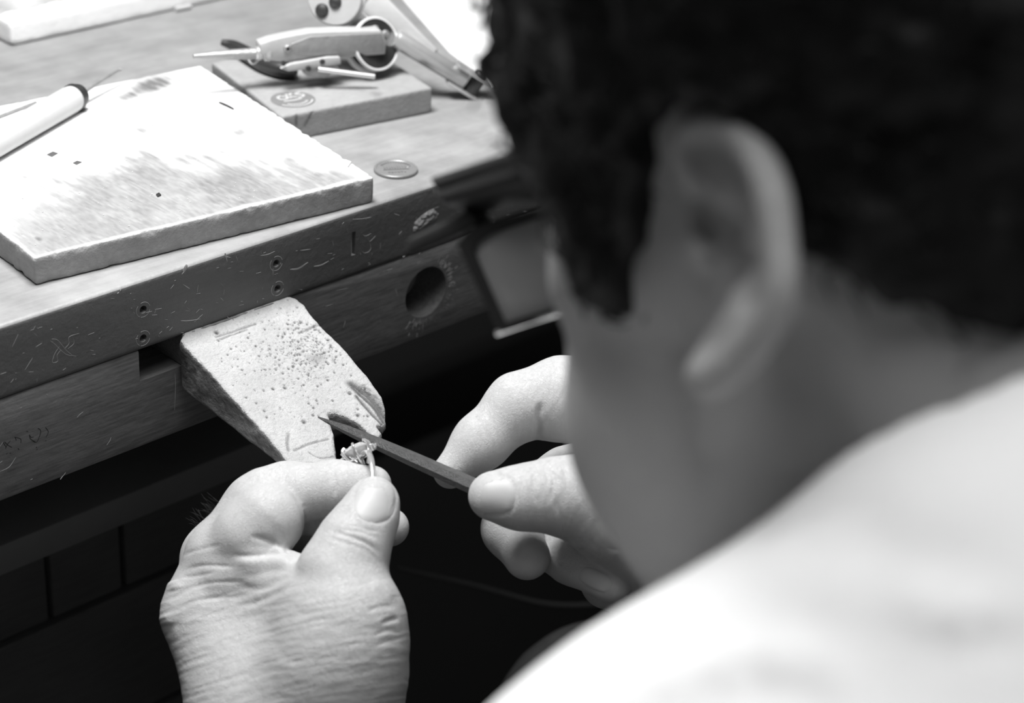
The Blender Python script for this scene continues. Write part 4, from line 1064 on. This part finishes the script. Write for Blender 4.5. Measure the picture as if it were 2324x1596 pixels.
V = sculpt(relax(V, Fc, 2, .5), Fc, [([(1380, 1596), (1560, 1520), (1760, 1490), (1960, 1540)], 45, 1.3), ([(1500, 1640), (1700, 1570), (1900, 1600)], 35, -1.0), ([(2050, 1330), (2150, 1400), (2300, 1380)], 40, 1.6), ([(2100, 1470), (2250, 1450), (2400, 1430)], 22, -1.6),
    ([(1900, 1150), (2050, 1250), (2300, 1260)], 60, -1.0), ([(1700, 1250), (1850, 1330), (2000, 1360)], 60, .7), ([(1250, 1560), (1350, 1500), (1450, 1470)], 26, -1.0)])
obj('shirt', V, Fc, M['shirt'], person, angle=None, label='plain white shirt')
def trouser_sdf(P):
    d = s_cone(P, PEL + [-.05, 0, 0], PEL + [.05, 0, 0], .135, .135)
    for hp_, k_, a_ in ((HIPl, KNl, ANl), (HIPr, KNr, ANr)):
        d = smin(d, s_cone(P, hp_, k_, .098, .074), .05); d = smin(d, s_cone(P, k_, a_, .066, .055), .03)
    d = d + fbm(P * np.array([1, .6, 1]), 22, 61, 3) * .006
    d = smax(d, P[:, 2] - (PEL[2] + .09), .01); return smax(d, .10 - P[:, 2], .005)
V, Fc = nets(trouser_sdf, (-.42, -.98, .07), (.38, .02, HB - .2), .0075)
M['denim'] = mat('dark_denim', .032, .9, .3, 60, bump=.5, bscale=1500, spec=.2)
obj('trousers', relax(V, Fc, 1, .5), Fc, M['denim'], person, angle=None, label='dark work trousers')
for a_ in (ANl, ANr):
    def shoe(P):
        d = s_cone(P, a_ + [0, -.03, -.045], a_ + [0, .15, -.055], .045, .038); d = smin(d, s_cone(P, a_ + [0, 0, .03], a_ + [0, 0, -.04], .046, .045), .03)
        return smax(d, .001 - P[:, 2], .004)
    V, Fc = nets(shoe, a_ + [-.07, -.1, -.1], a_ + [.07, .22, .1], .006)
    obj('shoe', V, Fc, M['black_plastic'], person, angle=None)
# ------------------------------------------------------------------ file in the right hand
f0, f1, f2 = PD(722, 947, .862), PD(1068, 1101, .8275), None
fd = f1 - f0; fL = np.linalg.norm(fd); fd /= fL
fs = np.cross(fd, FW); fs /= np.linalg.norm(fs); fn = np.cross(fs, fd)
if fn @ FW > 0: fn = -fn; fs = -fs
fl_ = thing('needle_file', 'slim dark tapered metal file held in the right hand above the ring', 'file', f1 - np.array([0, 0, .004]))
V, Fc = [], []
prof = [(0, .0003, .0002), (.006, .0010, .0006), (.015, .0019, .0010), (.030, .0026, .0014), (.050, .0031, .0017), (fL, .0035, .0019), (fL + .012, .0036, .0020)]
for t, w_, h_ in prof:
    c = f0 + fd * t
    for a, b in ((-1, -.55), (-.55, .75), (.35, 1), (1, .35), (.9, -.5), (0, -1)): V.append(c + fs * w_ * a + fn * h_ * b)
n = 6
Fc = [(i * n + k, i * n + (k + 1) % n, (i + 1) * n + (k + 1) % n, (i + 1) * n + k) for i in range(len(prof) - 1) for k in range(n)] + [tuple(range(n))[::-1], tuple((len(prof) - 1) * n + k for k in range(n))]
obj('blade', V, Fc, M['file_steel'], fl_, angle=25)
MB().lathe(f0 + fd * (fL + .014), fd, [(0, .0022), (.006, .0024), (.010, .0024), (.014, .0020)], 12).build('tang', M['dark_steel'], fl_)

# ------------------------------------------------------------------ diamond ring pinched between finger and thumb
rg_ = thing('diamond_ring', 'silver ring with large round cut stone in prongs held between thumb and finger', 'ring', PD(825, 1100, .823) - np.array([0, 0, .01]))
b_top = PD(820, 1042, .8405); b_mid = PD(832, 1066, .8255)
# band: a circle that leans back from the pinch towards the stone
rc = PD(822, 1120, .8285); br = np.linalg.norm(PD(821, 1040, .8385) - rc)
ru = PD(819, 1038, .8385) - rc; ru /= np.linalg.norm(ru)
rw = RT * .93 + FW * .37; rw = rw - ru * (rw @ ru); rw /= np.linalg.norm(rw); rv = np.cross(rw, ru)
V, Fc = [], []; n1, n2 = 72, 12
for i in range(n1):
    a = 2 * math.pi * i / n1; er = ru * math.cos(a) + rv * math.sin(a)
    for k in range(n2):
        b = 2 * math.pi * k / n2; w_ = .00125 + .0001 * math.cos(a)
        V.append(rc + er * (br + .0009 * math.cos(b)) + rw * w_ * math.sin(b))
Fc = [(i * n2 + k, i * n2 + (k + 1) % n2, ((i + 1) % n1) * n2 + (k + 1) % n2, ((i + 1) % n1) * n2 + k) for i in range(n1) for k in range(n2)]
obj('band', V, Fc, M['silver'], rg_, angle=None)
def gem(c, up, r, name, parent):
    up = up / np.linalg.norm(up); x = np.cross(up, [.3, .8, .1]); x /= np.linalg.norm(x); y = np.cross(up, x)
    V = []; Fc = []
    def ringp(rr, z, n, off): 
        s = len(V)
        for k in range(n):
            a = 2 * math.pi * (k + off) / n; V.append(c + x * rr * math.cos(a) + y * rr * math.sin(a) + up * z)
        return list(range(s, s + n))
    t = ringp(r * .55, r * .32, 8, 0); m_ = ringp(r * .80, r * .19, 8, .5); g = ringp(r, .04 * r, 16, 0); g2 = ringp(r, -.03 * r, 16, 0); p = ringp(r * .5, -.48 * r, 8, 0)
    V.append(c - up * r * .85); cu_ = len(V) - 1
    Fc.append(tuple(t))
    for k in range(8):
        k2 = (k + 1) % 8
        Fc += [(t[k], m_[k], t[k2]), (m_[k], g[2 * k + 1], g[(2 * k + 2) % 16], t[k2]) if False else (t[k2], m_[k], g[(2 * k + 2) % 16]), (m_[k], g[2 * k + 1], g[(2 * k + 2) % 16]), (m_[k], g[2 * k], g[2 * k + 1]), (t[k], g[2 * k], m_[k])]
        Fc += [(g2[2 * k], p[k], g2[2 * k + 1]), (g2[2 * k + 1], p[k], p[k2]), (g2[2 * k + 1], p[k2], g2[(2 * k + 2) % 16]), (p[k], cu_, p[k2])]
    for k in range(16): Fc.append((g[k], g2[k], g2[(k + 1) % 16], g[(k + 1) % 16]))
    return obj(name, V, Fc, M['gem'], parent, smooth=False)
gm = bpy.data.materials.new('diamond'); gm.use_nodes = True; bb = gm.node_tree.nodes['Principled BSDF']
bb.inputs['Base Color'].default_value = (.97, .97, .97, 1); bb.inputs['Roughness'].default_value = 0.02; bb.inputs['IOR'].default_value = 2.1; bb.inputs['Transmission Weight'].default_value = .62; bb.inputs['Specular IOR Level'].default_value = .8
M['gem'] = gm
sup = ru * .8 - FW * .35 + RT * -.25; sup /= np.linalg.norm(sup)
gc = PD(809, 1020, .8385)
gr_ = .0064
gem(gc, sup, gr_ * .95, 'centre_stone', rg_)
gx = np.cross(sup, [.2, .7, .3]); gx /= np.linalg.norm(gx); gy = np.cross(sup, gx)
for k in range(6):
    a = 2 * math.pi * k / 6 + .35; e = gx * math.cos(a) + gy * math.sin(a)
    MB().tube(smooth_pl([gc - sup * gr_ * 1.15 + e * gr_ * .35, gc - sup * gr_ * .6 + e * gr_ * .80, gc + e * gr_ * 1.02, gc + sup * gr_ * .26 + e * gr_ * .95, gc + sup * gr_ * .34 + e * gr_ * .78], 3), .00060, 8).build('prong', M['silver'], rg_)
MB().tube([gc - sup * gr_ * .62 + (gx * math.cos(t) + gy * math.sin(t)) * gr_ * .78 for t in np.linspace(0, 2 * math.pi, 33)], .0005, 8).build('gallery_rail', M['silver'], rg_)
# small side stones along the shoulders of the band
for k, (px, py, d, r) in enumerate(((781, 1040, .8385, .0021), (775, 1050, .8385, .0017), (843, 1012, .8425, .0026), (790, 1052, .8375, .0017))):
    g_ = gem(PD(px, py, d), sup + RT * (-.5 if px < 800 else .4), r, 'side_stone', rg_)
    MB().lathe(PD(px, py, d) - sup * r * .9, sup, [(0, r * .5), (r * .8, r * 1.05), (r * .95, r * 1.05)], 14).build('bezel', M['silver'], g_)
for px in ((775, 1030, .8375), (782, 1022, .8370)):
    a = PD(*px); MB().tube(smooth_pl([a, a - sup * .003 + RT * .0012, a - sup * .006 + RT * .003], 3), .0006, 8).build('prong', M['silver'], rg_)

# ------------------------------------------------------------------ magnifier worn on the forehead
LD = .62
lp = thing('head_magnifier', 'black flip-down magnifier with square glass worn in front of the face', 'magnifier', PD(1150, 600, LD))
nV = FW
def L3(x, y, d=0): return PD(x, y, LD + d)
def plate(name, px, th_, m, d0=0, d1=0, bev=.0012, parent=lp):
    # px with depth interpolated from left to right
    xs = [p[0] for p in px]; a, b = min(xs), max(xs)
    pts = [L3(x, y, d0 + (d1 - d0) * (x - a) / (b - a)) for x, y in px]
    nrm_ = np.cross(pts[1] - pts[0], pts[2] - pts[0]); nrm_ /= np.linalg.norm(nrm_)
    if nrm_ @ FW < 0: nrm_ = -nrm_
    return MB().prism(pts, nrm_ * th_).build(name, m, parent, bev=bev)
plate('hinge_bar', [(975, 402), (1000, 388), (1190, 325), (1285, 302), (1290, 365), (1210, 400), (1005, 462), (985, 452)], .014, M['black_plastic'], .01, -.07, bev=.0025)
plate('visor_rim', [(975, 402), (1190, 330), (1285, 304), (1287, 318), (1192, 348), (982, 418)], .004, mat('lighter_black_plastic', .05, .45), .006, -.074, bev=.0008)  # lighter strip along the upper edge of the bar
hb_ = MB().lathe(L3(1036, 405, .004), -FW, [(0, .0014), (.0012, .0014), (.002, .0010), (.0022, .0002)], 14).build('hinge_screw', M['silver'], lp)
plate('shade_flap', [(918, 548), (1000, 510), (1062, 478), (1085, 505), (1050, 530), (985, 560), (930, 582), (920, 570)], .006, M['black_plastic'], .015, -.005)
plate('hinge_arm', [(1048, 470), (1080, 452), (1112, 500), (1136, 552), (1108, 568), (1080, 530)], .006, M['black_plastic'], .002, -.002)
plate('rear_arm', [(1030, 560), (1062, 520), (1082, 548), (1060, 580)], .005, M['black_plastic'], .002, -.002)
Q = [(1052, 560), (1248, 470), (1300, 690), (1132, 756)]
fr_o = [(1040, 560), (1068, 520), (1100, 506), (1248, 466), (1305, 470), (1330, 690), (1275, 712), (1130, 758), (1105, 700)]
fr_i = [(1074, 560), (1110, 533), (1236, 492), (1290, 500), (1310, 670), (1272, 695), (1148, 732)]
def ring_plate(name, outer, inner, th_, m, d0, d1, bev):
    import_pts = lambda px: [L3(x, y, d0 + (d1 - d0) * (x - 1040) / 290) for x, y in px]
    O_, I_ = import_pts(outer), import_pts(inner)
    def resamp(P, n):
        P = np.array(P + [P[0]]); s = np.concatenate([[0], np.cumsum(np.linalg.norm(np.diff(P, axis=0), axis=1))]); t = np.linspace(0, s[-1], n, endpoint=False)
        return np.stack([np.interp(t, s, P[:, k]) for k in range(3)], 1)
    n = 48; cI = np.mean(I_, 0)
    O2, I2 = resamp(O_, 400), resamp(I_, 400)
    e1_, e2_ = RT, UP
    def by_angle(P):
        a = np.arctan2((P - cI) @ e2_, (P - cI) @ e1_); res = []
        for t in np.linspace(-math.pi, math.pi, n, endpoint=False): res.append(P[np.argmin(np.abs(np.angle(np.exp(1j * (a - t)))))])
        return res
    A, Bq = by_angle(O2), by_angle(I2); off = FW * th_
    V = A + Bq + [p + off for p in A] + [p + off for p in Bq]; Fc = []
    for i in range(n):
        j = (i + 1) % n
        Fc += [(i, j, n + j, n + i), (2 * n + i, 3 * n + i, 3 * n + j, 2 * n + j), (i, 2 * n + i, 2 * n + j, j), (n + i, n + j, 3 * n + j, 3 * n + i)]
    return obj(name, V, Fc, m, lp, angle=30)
ring_plate('lens_frame', fr_o, fr_i, .006, M['black_plastic'], .0, -.03, 0)
lm = bpy.data.materials.new('magnifier_glass'); lm.use_nodes = True; nt = lm.node_tree
for nn_ in list(nt.nodes): nt.nodes.remove(nn_)
o_ = nt.nodes.new('ShaderNodeOutputMaterial'); mx = nt.nodes.new('ShaderNodeMixShader'); tr = nt.nodes.new('ShaderNodeBsdfTransparent'); gl = nt.nodes.new('ShaderNodeBsdfPrincipled')
gl.inputs['Base Color'].default_value = (.42, .42, .42, 1); gl.inputs['Roughness'].default_value = .12; tr.inputs[0].default_value = (.9, .9, .9, 1)
mx.inputs[0].default_value = .75; nt.links.new(tr.outputs[0], mx.inputs[1]); nt.links.new(gl.outputs[0], mx.inputs[2]); nt.links.new(mx.outputs[0], o_.inputs[0])
pts = [L3(x, y, .002 - .03 * (x - 1040) / 290) for x, y in [(1070, 560), (1108, 530), (1236, 489), (1293, 498), (1313, 672), (1272, 699), (1146, 736)]]
MB().prism(pts, FW * .002).build('lens', lm, lp, bev=.0003, label='clear grey square glass')
MB().tube([L3(1128, 757, -.008), L3(1205, 730, -.016), L3(1278, 708, -.024)], .0009, 8).build('metal_strip', M['silver'], lp)
# headband round to the back
hbp = [from_head((104, 0, 62)), from_head((92, 52, 58)), from_head((52, 82, 52)), from_head((0, 94, 48)), from_head((-60, 84, 44)), from_head((-112, 40, 42)), from_head((-122, 0, 42)), from_head((-112, -40, 42)), from_head((-60, -84, 44)), from_head((0, -94, 48)), from_head((52, -82, 52)), from_head((92, -52, 58)), from_head((104, 0, 62))]

# ------------------------------------------------------------------ stool
stl = thing('work_stool', 'low round work stool under the seated jeweller', 'stool', np.array([PEL[0], PEL[1], 0]))
sz = PEL[2] - .14
MB().lathe((PEL[0], PEL[1], sz - .05), (0, 0, 1), [(0, .16), (.01, .17), (.04, .17), (.05, .16)], 36).build('seat', M['black_plastic'], stl)
for k in range(4):
    a = math.pi / 4 + k * math.pi / 2; MB().tube([(PEL[0] + .12 * math.cos(a), PEL[1] + .12 * math.sin(a), sz - .045), (PEL[0] + .19 * math.cos(a), PEL[1] + .19 * math.sin(a), 0)], .012, 12).build('leg', M['dark_steel'], stl)
# thin cable hanging in the dark behind the hand
cb = smooth_pl([PY(900, 1290, .10), PY(1080, 1330, .08), PY(1250, 1372, .06), PY(1400, 1365, .05), PY(1560, 1330, .05)], 5)
tag(MB().tube(cb, .0016, 8).build('cable', mat('grey_cable', .05, .5)), 'thin dark cable sagging below the right hand', 'cable')
